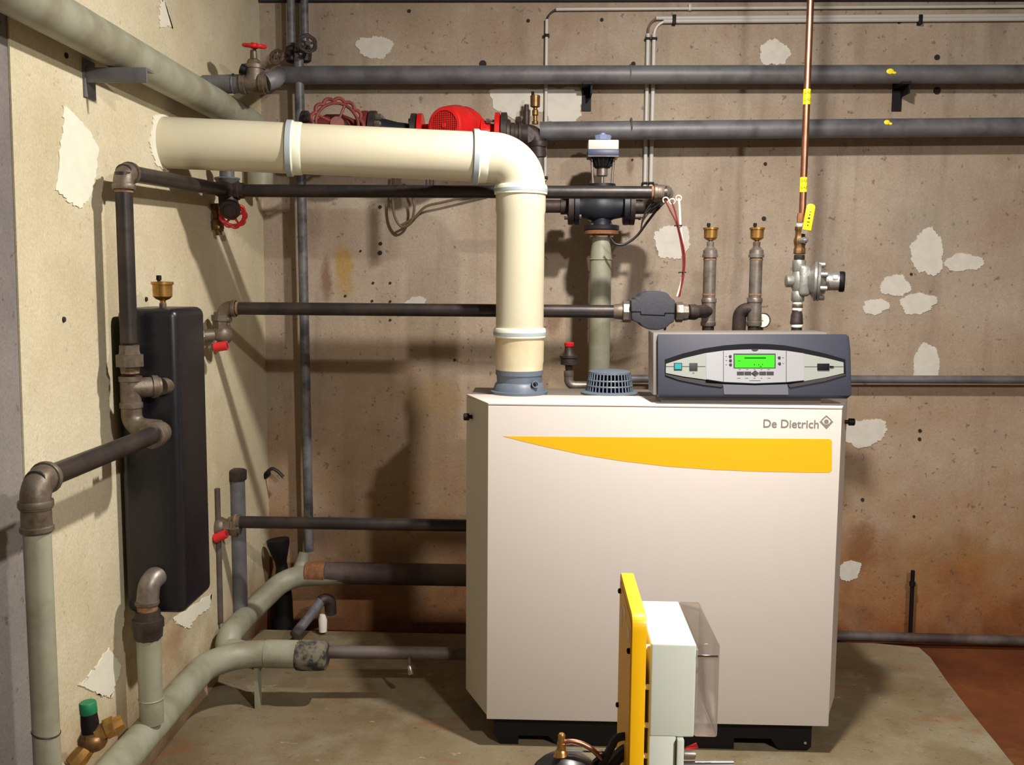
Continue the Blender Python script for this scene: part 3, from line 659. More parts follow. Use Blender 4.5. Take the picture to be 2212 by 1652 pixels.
t.p('side_cap', MB().lathe(U(530, 152, Y=YV-.03), (-1, -.3, .4), [(0, .014), (.016, .016), (.018, .01)], 12), 'black_plastic')
t.done()
one('pipe_stub', 'short blue-grey pipe stub joining insulated pipe to red-wheel valve', 'pipe', MB().tube([U(440, 183, Y=YV), U(519, 181, Y=YV)], .030, 20).torus(U(505, 181, Y=YV), X_, .030, .003, 20, 6), 'wall_pipe')
# ------------------------------------------------------------------ large pipe along left wall
XI = -1.052
t = T('insulated_pipe', 'thick grey-green pipe running along the top of the left wall', 'pipe')
c0, c1 = U(120, 27, X=XI), U(445, 218, X=XI); d = (c1-c0).normalized()
zc_ = (c0.z+c1.z)/2
endp = V((XI, 3.45, zc_-.004))
t.p('tube', MB().tube(fil([(XI, 1.62, zc_+.7), (XI, 1.80, zc_+.006), endp], .12, 10), .048, 28), 'grey_green')
t.p('end_bend', MB().tube(fil([endp, (XI, 3.62, zc_-.006), (XI, 3.62, zc_-.22)], .09, 10), .046, 24), 'grey_green')
t.done()
t = T('wall_bracket', 'grey angle-iron bracket carrying the thick pipe on left wall', 'bracket')
ba = U(182, 145, X=LX); yb = ba.y; za = zc_-.049; xb_ = U(318, 146, Y=yb).x
t.p('arm', MB().box((LX, yb-.006, za-.036), (xb_, yb, za-.0), .001), 'wall_pipe')
t.p('shelf', MB().box((LX, yb, za-.006), (xb_, yb+.04, za-.0)), 'wall_pipe')
t.p('foot', MB().box((LX, yb-.012, za-.07), (LX+.006, yb+.045, za+.02)), 'wall_pipe'); t.done()
# ------------------------------------------------------------------ risers in the corner
for px, lab, wx, wyy, rr in ((630, 'left thin dark riser pipe with pale handwheel in top corner', 598, 123, .024), (659, 'right thin riser pipe with dark handwheel in top corner', 664, 94, .030)):
    t = T('riser_pipe', lab, 'pipe'); p0 = U(px, 118, Y=3.82); p1 = V((p0.x, 3.82, 2.61))
    t.p('tube', MB().tube([p0, p1], .0155, 16), 'mottled')
    t.p('valve_body', MB().lathe(p0-Z_*.03, Z_, [(0, .014), (.006, .023), (.03, .026), (.055, .023), (.06, .017)], 16), 'cast_dark')
    hc_ = U(wx, wyy, Y=3.72); t.p('stem', MB().tube([p0, hc_], .006, 8), 'cast_dark')
    t.p('handwheel', handwheel(hc_, (.5 if px > 640 else -.3, -1, .15), rr, .0055, 5, 6, .35), 'cast_dark' if px > 640 else 'cast'); t.done()
t = T('corner_pipe', 'mottled vertical grey pipe standing in the back left corner', 'pipe')
q0, q1 = U(641, 186, Y=3.80), U(668, 1190, Y=3.80)
t.p('tube', MB().tube([V((q1.x-.012, 3.80, q0.z+.12)), V((q1.x, 3.80, q1.z))], .0185, 18), 'mottled')
t.p('joint', MB().torus(U(668, 1125, Y=3.80), Z_, .019, .004, 18, 6), 'rusty'); t.done()
# ================================================================== CONDUITS
YC = WY-.014
def conduit(name, label, vx_, vtop, vbot, h0, h1y, rad, mat_bend):
    t = T(name, label, 'conduit')
    a = U(vx_, vtop, Y=YC); b = U(vbot[0], vbot[1], Y=YC); b.x = a.x
    t.p('vertical_tube', MB().tube([a, b], rad, 12), 'conduit')
    c = U(h0[0], h0[1], Y=YC); d = V((2.74, YC, U(2212, h1y, Y=YC).z))
    t.p('horizontal_tube', MB().tube([c, d], rad, 12), 'conduit')
    t.p('cable_bend', MB().tube(fil([a-Z_*.02, V((a.x, YC, c.z)), c+X_*.02], .05, 8), rad*.55, 10), mat_bend)
    return t, a, b, c, d
t, a, b, c, d = conduit('conduit', 'single pale conduit beside the flue rising to the topmost run', 1181, 42, (1182, 390), (1201, 20), 11, .0065, 'cable')
for py in (77, 384): p = U(1181, py, Y=YC); t.p('clip', MB().box((a.x-.011, YC-.009, p.z-.006), (a.x+.011, WY, p.z+.006), .002), 'black_plastic')
p = U(1490, 16, Y=YC); t.p('clip', MB().box((p.x-.006, YC-.009, p.z-.012), (p.x+.006, WY, p.z+.012), .002), 'conduit'); t.done()
t, a, b, c, d = conduit('conduit', 'left conduit of the pale pair above the pipe end', 1400, 73, (1399, 404), (1417, 39), 30, .0078, 'cable_brown')
for py in (84, 396): p = U(1401, py, Y=YC); t.p('clip', MB().box((a.x-.012, YC-.01, p.z-.005), (a.x+.010, WY, p.z+.005), .002), 'black_plastic')
t.done()
t, a, b, c, d = conduit('conduit', 'right conduit of the pale pair above the pipe end', 1413, 73, (1411, 404), (1433, 46), 38, .0085, 'wire_white')
for py in (84, 396): p = U(1413, py, Y=YC); t.p('clip', MB().box((a.x-.010, YC-.01, p.z-.005), (a.x+.012, WY, p.z+.005), .002), 'black_plastic')
for px in (1456, 1987): p = U(px, 42, Y=YC); t.p('clip', MB().box((p.x-.007, YC-.012, p.z-.02), (p.x+.007, WY, p.z+.016), .002), 'black_plastic')
t.done()
# ================================================================== BLACK IRON RUNS
YK, YP1 = 2.42, 3.22; XK = -1.047; RK = .021
zk = U(266, 372, Y=YK).z; z1 = U(1000, 414, Y=YP1).z
union_z = U(284, 778, Y=YK).z
def kparts(t):
    pass
xe = U(1440, 412, Y=YP1).x
pipe_run('iron_pipe', 'long black iron pipe from left wall past the flue to actuator', [(XK, YK, U(282, 740, Y=YK).z), (XK, YK, zk), (XK, YP1, z1), (xe, YP1, z1), (xe, YP1+.14, z1)], RK, 'black_iron', elbows=(1, 3), leg=.042)
# gate valve under that pipe in the corner
t = T('gate_valve', 'dark gate valve with red handwheel rim hanging under left black pipe', 'valve')
vc_ = V((XK, YP1, z1)); t.p('body', MB().ball(vc_, .036, 18).lathe(vc_+X_*.01, X_, [(0, .03), (.03, .031), (.032, .026), (.045, .026)], 8).lathe(vc_-Y_*.06, Y_, [(0, .029), (.02, .031), (.05, .03)], 8), 'cast_dark')
hc_ = U(499, 464, Y=YP1-.01)
t.p('bonnet', MB().lathe(vc_-Z_*.015, hc_-vc_, [(0, .03), (.03, .032), (.06, .03), (.07, .022)], 10), 'cast_dark')
t.p('handwheel', handwheel(hc_+V((.002, .014, -.0)), (.25, -1, -.35), .038, .0052, 5, 9, .4), 'red_plastic')
t.p('end_cap', MB().lathe(hc_+V((0, -.004, .02)), (.2, -1, -.5), [(0, .034), (.014, .034), (.016, .024), (.022, .02)], 12), 'cast_dark')
t.p('neck', MB().lathe(vc_+Z_*.02, Z_, [(0, .03), (.018, .042), (.022, .04), (.024, .024), (.06, .024), (.062, .03), (.075, .03)], 14), 'wall_pipe')
t.done()
one('drain_cock', 'small tarnished brass drain cock behind the dark gate valve', 'valve', MB().lathe(U(464, 440, Y=YP1+.05), V((.12, 0, -1)), [(0, .013), (.05, .013), (.055, .02), (.085, .02), (.088, .012), (.105, .01)], 12).tube([U(468, 488, Y=YP1+.05), U(480, 497, Y=YP1+.03)], .006, 8), 'old_brass')
# union, tee, elbows before the header
t = T('pipe_tee', 'grey iron union and tee in front of black header tank', 'pipe fitting')
def KZ(py): return U(285, py, Y=YK).z
t.p('union', MB().lathe((XK, YK, KZ(802)), Z_, [(0, .024), (.012, .026), (.013, .0355), (.042, .0355), (.044, .028), (.052, .026), (.066, .026), (.067, .022)], 8), 'cast')
tee = t.p('tee', MB().lathe((XK, YK, KZ(880)), Z_, [(0, .0285), (.012, .0285), (.014, .0255), (.066, .0255), (.068, .0285), (.08, .0285)], 20).tube([(XK, YK, KZ(838)), (XK+.05, YK+.035, KZ(838))], .026, 20), 'cast')
t.p('tee_bush', MB().lathe((XK+.042, YK+.03, KZ(838)), (.8, .55, 0), [(0, .030), (.014, .030), (.016, .026), (.022, .024)], 20), 'cast', tee)
t.p('thread_joint', MB().lathe((XK, YK, KZ(806)), Z_, [(0, .0225), (.008, .0225)], 16), 'hemp')
t.p('elbow', MB().tube(fil([(XK, YK, KZ(880)), (XK, YK, KZ(922)), (XK+.075, YK-.01, KZ(926))], .035, 9), .0255, 18), 'cast')
t.done()
XE = -.965; ze = U(345, 930, Y=YK).z
t = T('iron_pipe', 'short black iron pipe slanting toward lower left below the tee', 'pipe')
yn = U(75, 1040, X=XE).y
t.p('elbow', MB().tube(fil([(XK+.06, YK-.01, ze), (XE+.004, YK-.01, ze), (XE, YK-.08, ze)], .03, 9), .0275, 18), 'cast')
for k in range(3): t.p('union_ring', MB().lathe((XE, YK-.05-.011*k, ze), -Y_, [(0, .03), (.002, .033), (.007, .033), (.009, .03)], 20), 'cast')
t.p('tube', MB().tube([(XE, YK-.03, ze), (XE, yn, ze)], RK*1.04, 20), 'black_iron'); t.done()
t = T('drop_pipe', 'grey-green vertical pipe with iron elbow at the left edge', 'pipe')
t.p('elbow', elbow_mb((XE, 3, ze), (XE, yn, ze), (XE, yn, 0), .0235, .048), 'cast')
zq = U(75, 1150, Y=yn).z
t.p('coupling', MB().lathe((XE, yn, zq), Z_, [(0, .027), (.004, .031), (.012, .031), (.014, .028), (.045, .0275), (.047, .03), (.058, .03), (.06, .026)], 22), 'cast')
t.p('tube', MB().tube([(XE, yn, zq+.01), (XE, yn, .0)], .0255, 20), 'grey_green')
pm = U(110, 1595, Y=yn-.026); t.p('seam', MB().torus((XE, yn, pm.z), (.2, 0, 1), .0255, .002, 20, 6), 'cast_dark'); t.done()
# header tank
t = T('header_tank', 'tall black insulated header tank on the left wall', 'tank')
hy0, hy1 = 2.475, 2.69; hx0, hx1 = -1.105, -.945; hz0, hz1 = .505, 1.318
t.p('jacket', MB().box((hx0, hy0, hz0), (hx1, hy1, hz1), .022, 4), 'jacket')
t.p('mount', MB().box((LX, hy0+.06, hz1-.2), (hx0+.002, hy0+.12, hz1-.15)), 'black_plastic'); t.p('mount', MB().box((LX, hy0+.06, hz0+.1), (hx0+.002, hy0+.12, hz0+.15)), 'black_plastic')
t.p('stub', MB().tube([(XK+.062, YK+.042, KZ(838)), (XK+.07, hy0+.01, KZ(838))], .022, 16), 'cast')
t.done()
hv = V((-1.012, 2.56, hz1)); hv.x = U(352, 660, Y=2.56).x
air_vent(hv+Z_*.012, .068, 'brass air vent on top of the black header tank')
# return elbow at the header foot
t = T('return_pipe', 'shiny iron elbow and grey pipe below black header tank', 'pipe')
xr_ = U(318, 1300, Y=2.45).x; zl = U(330, 1262, Y=2.45).z
t.p('elbow', MB().tube(fil([(xr_+.03, 2.52, zl+.012), (xr_+.006, 2.455, zl+.012), (xr_, 2.45, zl-.055)], .03, 10), .0285, 22), 'galv')
t.p('rim', MB().lathe((xr_, 2.45, zl-.055), Z_, [(0, .028), (.002, .031), (.01, .031), (.012, .028)], 20), 'cast')
t.p('thread_joint', MB().lathe((xr_, 2.45, zl-.07), Z_, [(0, .026), (.015, .026)], 18), 'hemp')
t.p('union', MB().lathe((xr_, 2.45, zl-.150), Z_, [(0, .03), (.006, .036), (.03, .038), (.034, .041), (.056, .041), (.058, .034), (.08, .032)], 10), 'cast_dark')
XFP = -1.055; zfp = U(430, 1455, X=XFP).z
t.p('tube', MB().tube([(xr_, 2.45, zl-.145), (xr_, 2.455, U(335, 1560, Y=2.455).z)], .031, 20), 'grey_green')
t.p('collar', MB().torus((xr_, 2.455, U(325, 1508, Y=2.455).z), Z_, .031, .003, 20, 6), 'grey_green'); t.done()
# big floor pipe
t = T('floor_pipe', 'thick grey-green pipe sweeping along the floor from lower left', 'pipe')
A, Bp, Cc = U(255, 1650, X=XFP), U(430, 1455, X=XFP), None
zf_ = (A.z+Bp.z)/2
yf2 = U(600, 1412, Z=zf_).y; xf2 = U(640, 1410, Y=yf2).x
t.p('tube', MB().tube(fil([(XFP, 1.2, zf_), (XFP, yf2, zf_), (xf2-.05, yf2, zf_)], .16, 14), .043, 26), 'grey_green')
t.p('sleeve', MB().tube([(U(575, 1410, Y=yf2).x, yf2, zf_), (xf2+.02, yf2, zf_)], .045, 26), 'grey_green')
cap = t.p('end_cap', MB().lathe((U(640, 1410, Y=yf2).x, yf2, zf_-.003), X_, [(0, .044), (.004, .048), (.02, .05), (.075, .049), (.098, .046), (.103, .036), (.104, 0)], 18), 'corroded' if 'corroded' in M else 'mottled', label='corroded end cap')
t.p('support', MB().box((XFP-.012, 1.58, 0), (XFP+.012, 1.62, zf_-.042)), 'cast_dark')
sp = U(556, 1432, Y=yf2); t.p('support', MB().box((sp.x-.006, yf2-.02, 0), (sp.x+.006, yf2+.02, zf_-.042)), 'grey_green')
t.done()
one('floor_pipe', 'thin dark pipe from the corroded cap to the boiler side', 'pipe', MB().tube([(U(703, 1410, Y=yf2).x, yf2+.03, zf_-.002), (-.19, yf2+.06, zf_-.01)], .021, 18), 'dirty_pipe')
# swan-neck pipe against the back wall
YS = 3.66
t = T('swan_neck_pipe', 'dirty thick pipe rising from floor then running to boiler', 'pipe')
s0 = V((XFP+.01, yf2+.05, zf_+.0)); s1 = U(495, 1372, X=-1.055); s2 = U(537, 1325, Y=3.47); s3 = U(620, 1245, Y=YS); s4 = U(760, 1238, Y=YS); s5 = V((-.2, YS, s4.z))
t.p('bend', MB().tube(fil([U(560, 1420, Y=yf2+.02), U(490, 1402, X=-1.055), s1, s2, s3, s4], [.1, .1, .09, .12]), .041, 24), 'grey_green')
t.p('tube', MB().tube([s4-X_*.1, s5], .0425, 24), 'dirty_pipe')
t.p('rust_band', MB().tube([U(662, 1238, Y=YS), U(704, 1238, Y=YS)], .0427, 24), 'rusty')
t.p('branch_cone', MB().lathe(U(650, 1232, Y=YS+.02), V((.15, .25, 1)), [(0, .034), (.04, .026), (.07, .02)], 18), 'grey_green'); t.done()
t = T('standpipe', 'capped vertical slate pipe beside the header tank', 'pipe')
sx = U(514, 1150, Y=3.42).x
t.p('tube', MB().tube([(sx, 3.42, U(514, 1350, Y=3.42).z), (sx, 3.42, U(514, 1028, Y=3.42).z)], .029, 20), 'wall_pipe')
t.p('cap', MB().lathe((sx, 3.42, U(514, 1036, Y=3.42).z), Z_, [(0, .034), (.004, .036), (.034, .036), (.038, .03), (.039, 0)], 20), 'cast_dark'); t.done()
sx2 = U(472, 1180, Y=3.24).x
one('standpipe', 'thin rusty vertical pipe just right of the header tank', 'pipe', MB().tube([(sx2, 3.24, U(472, 1345, Y=3.24).z), (sx2, 3.24, U(472, 1055, Y=3.24).z)], .0105, 12), 'dirty_pipe')
# pipe 2 with valve and elbow
Y2 = 3.17; z2 = U(1000, 670, Y=Y2).z; xv2 = U(482, 690, Y=Y2).x
t = T('iron_pipe', 'middle black iron pipe from red-lever valve to charcoal pump shell', 'pipe')
t.p('tube', MB().tube([(xv2+.03, Y2, z2), (U(1330, 668, Y=Y2).x, Y2, z2)], RK, 20), 'black_iron')
e = t.p('elbow', elbow_mb((0, Y2, z2), (xv2, Y2, z2), (xv2, Y2, 0), RK, .044), 'cast')
t.p('thread_joint', MB().lathe((xv2+.045, Y2, z2), X_, [(0, .0225), (.008, .0225)], 16), 'hemp', e)
t.p('thread_joint', MB().lathe((xv2, Y2, z2-.055), Z_, [(0, .0225), (.010, .0225)], 16), 'hemp', e)
t.p('sleeve', MB().lathe((U(1325, 668, Y=Y2).x, Y2, z2), X_, [(0, .022), (.01, .0245), (.026, .026), (.036, .026)], 18), 'cast'); t.done()
def ball_valve(label, c, out, lever, hcol='red_plastic'):
    t = T('ball_valve', label, 'valve'); c = V(c)
    t.p('body', MB().ball(c, .036, 18).lathe(c+out*.015, out, [(0, .03), (.03, .03), (.032, .034), (.05, .034), (.052, .025), (.06, .025)], 8), 'cast')
    t.p('side_port', MB().tube([c, c+V((-.075, -.05, -.004))], .022, 14).lathe(c+V((-.052, -.036, -.004)), (-.8, -.55, 0), [(0, .03), (.02, .03)], 8), 'cast')
    a, b = lever; t.p('lever', MB().tube([c, a], .008, 8), 'cast')
    l = t.p('handle', MB().tube([a, b], .0105, 8), 'galv', label='steel lever'); d = (b-a)
    t.p('grip', MB().tube([a+d*.3, b], [.0165, .0155], 10), hcol, l, label='red plastic grip'); t.done()
vc2 = V((xv2-.006, Y2, U(480, 723, Y=Y2).z))
ball_valve('upper ball valve with red lever right of the header tank', vc2, Z_, (U(452, 752, Y=Y2-.05), U(491, 746, Y=Y2-.05)))
Y3 = 3.25; z3 = U(760, 1131, Y=Y3).z
t = T('iron_pipe', 'lower black iron pipe from corner valve to boiler left side', 'pipe')
t.p('tube', MB().tube([(U(512, 1130, Y=Y3).x, Y3, z3), (-.2, Y3, z3)], RK, 20), 'black_iron')
t.p('reducer', MB().lathe((U(494, 1130, Y=Y3).x, Y3, z3), X_, [(0, .017), (.012, .018), (.02, .026), (.04, .026), (.042, .021)], 18), 'cast')
t.p('thread_joint', MB().lathe((U(509, 1130, Y=Y3).x, Y3, z3), X_, [(0, .0275), (.006, .0275)], 16), 'hemp'); t.done()
ball_valve('lower ball valve with red lever at left end of lower pipe', U(473, 1138, Y=Y3), X_, (U(454, 1168, Y=Y3-.04), U(489, 1152, Y=Y3-.04)))
# ================================================================== PUMP SHELL, RISERS
def PXX(px, Y=Y2): return U(px, 670, Y=Y).x
t = T('insulated_pump', 'charcoal foam-shelled pump on the middle pipe above boiler', 'pump')
sh = [(1363, 648), (1372, 648), (1372, 643), (1381, 642), (1386, 634), (1400, 629), (1430, 629), (1443, 633), (1450, 644), (1459, 648), (1457, 696), (1448, 699), (1440, 708), (1424, 713), (1402, 712), (1388, 706), (1382, 698), (1370, 695), (1364, 690)]
t.p('shell', MB().prism([U(x, y, Y=Y2-.055) for x, y in sh], (0, .12, 0), .006), 'foam')
q = [(1363, 673), (1384, 673), (1384, 679), (1436, 681), (1436, 676), (1458, 676)]
mb = MB()
for (a, b_), (c, d_) in zip(q[:-1], q[1:]): mb.tube([U(a, b_, Y=Y2-.0555), U(c, d_, Y=Y2-.0555)], .0016, 6)
t.p('seam', mb, 'dark_slot')
t.p('union_nut', MB().lathe((PXX(1344), Y2, z2), X_, [(0, .031), (.003, .035), (.027, .035), (.030, .031)], 8), 'galv')
t.p('union_nut', MB().lathe((PXX(1459), Y2, z2), X_, [(0, .031), (.003, .033), (.022, .033), (.024, .028), (.04, .026)], 8), 'galv')
t.done()
YR1 = 3.30
def riser(label, pxb, pxt, side):
    t = T('riser_pipe', label, 'pipe'); x = U((pxb+pxt)/2, 620, Y=YR1).x
    def z(py): return U(pxb, py, Y=YR1).z
    t.p('base_tube', MB().tube(fil([(x, 3.2, .86), (x, YR1, .86), (x, YR1, z(700))], .04), .0205, 18), 'black_iron')
    te = t.p('tee', MB().lathe((x, YR1, z(704)), Z_, [(0, .024), (.004, .0255), (.014, .0255), (.016, .0235), (.078, .0235), (.08, .0255), (.09, .0255), (.094, .024)], 22), 'galv')
    t.p('tube', MB().tube([(x, YR1, z(645)), (x, YR1, z(555))], .0212, 20), 'galv')
    for py in (638, 562): t.p('thread_joint', MB().lathe((x, YR1, z(py)), Z_, [(0, .0222), (.005, .0222), (.006, .021)], 18), 'hemp')
    t.p('reducer', MB().lathe((x, YR1, z(556)), Z_, [(0, .026), (.009, .026), (.011, .024), (.024, .023), (.032, .015), (.036, .0115), (.05, .0125), (.053, .0095)], 20), 'galv')
    side(t, te, x, z); t.done(); return V((x, YR1, z(524)))
def s1_(t, te, x, z): t.p('side_branch', MB().tube([(PXX(1478), Y2, z2), (x, YR1, z2+.0)], .0215, 18).lathe((PXX(1488), Y2+.01, z2), (1, .25, 0), [(0, .025), (.02, .026), (.03, .023)], 18), 'cast_dark', te)
def s2_(t, te, x, z): t.p('side_branch', MB().tube(fil([(x, YR1, z(668)), (x-.045, YR1+.02, z(668)), (x-.05, YR1+.03, .99)], .03), .023, 18), 'cast_dark', te)
v1 = riser('left galvanised riser pipe behind the control panel', 1531, 1533, s1_)
v2 = riser('right galvanised riser pipe behind the control panel', 1629, 1634, s2_)
air_vent(v1, .060, 'left brass air vent on the risers above control panel')
air_vent(v2, .060, 'right brass air vent on the risers above control panel')
t = T('pressure_gauge', 'round pressure gauge behind the right riser pipe', 'gauge')
gc = U(1647, 692, Y=3.36)
t.p('case', MB().lathe(gc+V((0, .02, 0)), (.1, -1, 0), [(0, .024), (.024, .026), (.026, .024), (.022, .023)], 26), 'chrome')
t.p('dial', MB().lathe(gc+V((0, -.0055, 0)), (.1, -1, 0), [(0, .0225), (.001, .0225)], 24), 'gauge_face')
t.p('needle', MB().box(gc+V((-.012, -.0085, -.0008)), gc+V((.001, -.0070, .0008))), 'green_cap')
t.p('stem', MB().tube([gc+V((0, .01, -.02)), gc+V((0, .01, -.1))], .006, 8), 'old_brass'); t.done()
# ================================================================== GAS LINE
YG = 3.25
gx = U(1725, 600, Y=YG).x
def GZ(py): return U(1726, py, Y=YG).z
def GP(px, py, dy=0.): p = U(px, py, Y=YG+dy); return p
t = T('copper_pipe', 'copper gas pipe dropping to the regulator with yellow bands', 'pipe')
xc = GP(1734, 440).x
t.p('tube', MB().tube([(xc, YG, GZ(470)), (xc, YG, 2.61)], .0112, 18), 'copper')
for py0, py1 in ((193, 226), (383, 415)):
    za, zb_ = U(1740, py1, Y=YG).z, U(1740, py0, Y=YG).z
    bnd = t.p('marker_band', MB().lathe((xc, YG, za), Z_, [(0, .0119), (zb_-za, .0119)], 20), 'yellow', label='yellow gas marker band')
    for zz in (za+.010, zb_-.016):
        m_, (x0, x1) = text_mb('GAZ', V(), X_, Z_, .0115, .0002); k = MB(); xm = (x0+x1)/2
        k.add([V((xc+.0122*math.sin((v.x-xm)/.0122), YG-(.0122-v.y*.5)*math.cos((v.x-xm)/.0122), zz+v.z)) for v in m_.v], m_.f); t.p('lettering', k, 'black_plastic', bnd)
t.p('union_nut', MB().lathe((gx+.001, YG, GZ(480)), Z_, [(0, .0135), (.004, .014), (.02, .014), (.026, .0125), (.03, .011)], 6), 'rusty')
t.done()
t = T('gas_valve', 'brass gas ball valve with yellow lever handle', 'valve')
t.p('tape', MB().lathe((gx, YG, GZ(492)), Z_, [(0, .0145), (.004, .0145), (.005, .0125), (.008, .0125), (.009, .0145), (.013, .0145)], 16), 'tape')
t.p('body', MB().lathe((gx, YG, GZ(549)), Z_, [(0, .018), (.002, .020), (.016, .020), (.024, .017), (.034, .020), (.044, .021), (.054, .018), (.06, .0165), (.075, .0165), (.08, .019), (.09, .018)], 8), 'old_brass')
hn = GP(1740, 519, -.026); t.p('nut', MB().lathe(hn+V((-.012, .012, 0)), (.8, -1, 0), [(0, .011), (.018, .011), (.018, .007), (.026, .006)], 8), 'alu')
h0, h1 = GP(1737, 505, -.034), GP(1748, 445, -.034); dz = (h1-h0).normalized(); sx_ = V((dz.z, 0, -dz.x))
l = t.p('lever', MB().prism([h0-sx_*.010, h0+sx_*.010, h0+dz*.03+sx_*.010, h0+dz*.03-sx_*.010], (0, .004, 0)), 'galv')
gp = GP(1743, 497, -.036)
ol = [gp-sx_*.014, gp+sx_*.014]; tl_ = (GP(1747, 446, -.036)-gp).length
gr = ol+[gp+dz*tl_+sx_*.014*math.cos(a)+dz*.010*math.sin(a) for a in [i*math.pi/8 for i in range(9)]]
t.p('grip', MB().prism(gr, (0, .009, 0), .002), 'yellow', l, label='yellow lever grip')
mb = MB()
for k, (w, hh) in enumerate(((.004, .004), (.008, .003), (.006, .006), (.003, .006), (.004, .003))):
    q = gp+dz*(.014+.011*k)+V((0, -.0004, 0)); mb.prism([q-sx_*w*.6, q+sx_*w*.6, q+sx_*w*.4+dz*hh, q-sx_*w*.6+dz*hh*.8], (0, .0003, 0))
t.p('grip_marks', mb, 'black_plastic', l); t.done()
t = T('gas_regulator', 'cast aluminium gas regulator with black end cap', 'regulator')
t.p('nipple', MB().lathe((gx, YG, GZ(562)), Z_, [(0, .016), (.003, .0175), (.016, .0175), (.018, .015)], 16), 'cast_dark')
t.p('tape', MB().lathe((gx, YG, GZ(565)), Z_, [(0, .0165), (.005, .0165)], 16), 'tape')
t.p('body', MB().lathe((gx, YG, GZ(651)), Z_, [(0, .019), (.003, .021), (.03, .021), (.034, .018), (.05, .024), (.08, .024), (.098, .019), (.102, .022), (.132, .022), (.136, .02)], 14).box((gx-.004, YG-.03, GZ(640)), (gx+.034, YG+.03, GZ(572)), .012, 3), 'alu')
rz = GZ(607); rx = GP(1762, 607).x; axd = V((1, -.25, -.02))
t.p('plug', MB().lathe((gx-.018, YG, rz), -X_, [(0, .019), (.012, .021), (.022, .0205), (.024, .016)], 20), 'alu')
t.p('diaphragm', MB().lathe((rx-.026, YG-.002, rz), axd, [(0, .034), (.018, .056), (.02, .064), (.027, .065), (.029, .06), (.031, .065), (.038, .063), (.042, .05), (.056, .038)], 36), 'alu')
for a in range(8): p = V((rx-.0, YG-.006, rz))+V((0, math.cos(a*.785+.4)*.058, math.sin(a*.785+.4)*.058)); t.p('bolt', MB().lathe(p, axd, [(0, .008), (.02, .008), (.022, .005)], 8), 'alu')
sp_ = V((GP(1782, 607).x, YG-.012, rz)); t.p('spring_tube', MB().lathe(sp_, axd, [(0, .032), (.012, .030), (.05, .029)], 26), 'alu')
t.p('end_cap', MB().lathe(sp_+axd*.04, axd, [(0, .033), (.003, .034), (.013, .034), (.017, .031), (.017, .022), (.012, .02)], 26), 'black_plastic')
t.p('label', MB().box((sp_.x+.012, YG-.052, rz+.008), (sp_.x+.026, YG-.0435, rz+.020)), 'tape')
t.done()
t = T('gas_inlet_pipe', 'black fittings with white tape below the gas regulator', 'pipe fitting')
def lt(n_, a, b, r, m_): t.p(n_, MB().lathe((gx, YG, GZ(b)), Z_, [(0, r*.96), (.001, r), (GZ(a)-GZ(b)-.001, r), (GZ(a)-GZ(b), r*.96)], 20), m_)
lt('tape', 651, 657, .0165, 'tape'); lt('nipple', 657, 665, .0172, 'cast'); lt('tape', 664, 672, .0165, 'tape')
t.p('reducer', MB().lathe((gx-.001, YG, GZ(700)), Z_, [(0, .0205), (.005, .0215), (.01, .0205), (.03, .019), (.04, .016), (.046, .0165)], 20), 'cast_dark')
lt('tape', 700, 707, .0195, 'tape'); t.p('tube', MB().tube(fil([(gx, 3.2, .88), (gx, YG, .88), (gx, YG, GZ(706))], .025), .0175, 18), 'black_iron'); t.done()
# ================================================================== MIXING VALVE
YM = 3.62
def MP(px, py, dy=0.): return U(px, py, Y=YM+dy)
t = T('mixing_valve', 'dark three-way mixing valve with white-capped actuator', 'valve')
ax_ = MP(1300, 420).x
def mz(py): return MP(1300, py).z
act = t.p('actuator', MB().box((MP(1268, 340).x, YM-.055, mz(341)), (MP(1335, 340).x, YM+.055, mz(327)), .003), 'navy', label='navy and white actuator head')
t.p('white_cap', MB().box((MP(1269, 340).x, YM-.053, mz(327)), (MP(1334, 340).x, YM+.053, mz(306)), .004), 'act_white', act)
t.p('edge_strip', MB().box((MP(1269, 340).x, YM-.0565, mz(342)), (MP(1334, 340).x, YM+.05, mz(340.6))), 'galv', act)
t.p('hand_knob', MB().lathe((ax_, YM, mz(306)), Z_, [(0, .016), (.004, .016), (.005, .03), (.018, .034), (.022, .03), (.022, .012), (.03, .01)], 9), 'blue_handle', act)
t.p('neck', MB().lathe((ax_, YM, mz(363)), Z_, [(0, .028), (mz(341)-mz(363), .046)], 22), 'black_plastic')
mb = MB()
for i in range(16):
    a = i*math.pi/8; e = V((math.cos(a), math.sin(a), 0)); mb.tube([V((ax_, YM, mz(360)))+e*.03, V((ax_, YM, mz(343)))+e*.045], .003, 5)
t.p('rib', mb, 'valve_blue')
t.p('spindle_sleeve', MB().lathe((ax_, YM, mz(381)), Z_, [(0, .018), (.003, .0205), (mz(362)-mz(381), .0205)], 20), 'galv')
t.p('spindle', MB().tube([(ax_, YM, mz(415)), (ax_, YM, mz(380))], .0055, 10), 'chrome'); t.p('spindle_clip', MB().lathe((ax_, YM, mz(402)), Z_, [(0, .009), (.008, .009)], 10), 'yellow')
for s_ in (-1, 1): t.p('yoke_rod', MB().tube([(ax_+s_*.032, YM-.02, mz(418)), (ax_+s_*.040, YM-.02, mz(344))], .005, 10), 'galv')
mz0 = mz(446)
t.p('body', MB().lathe((MP(1250, 446).x, YM, mz0), X_, [(0, .04), (.03, .044), (.06, .058), (.1, .058), (.13, .046), (MP(1345, 446).x-MP(1250, 446).x, .04)], 24).lathe((ax_, YM, mz(487)), Z_, [(0, .04), (.02, .036), (.07, .045), (.13, .035), (.14, .05), (.15, .05)], 22), 'valve_blue')
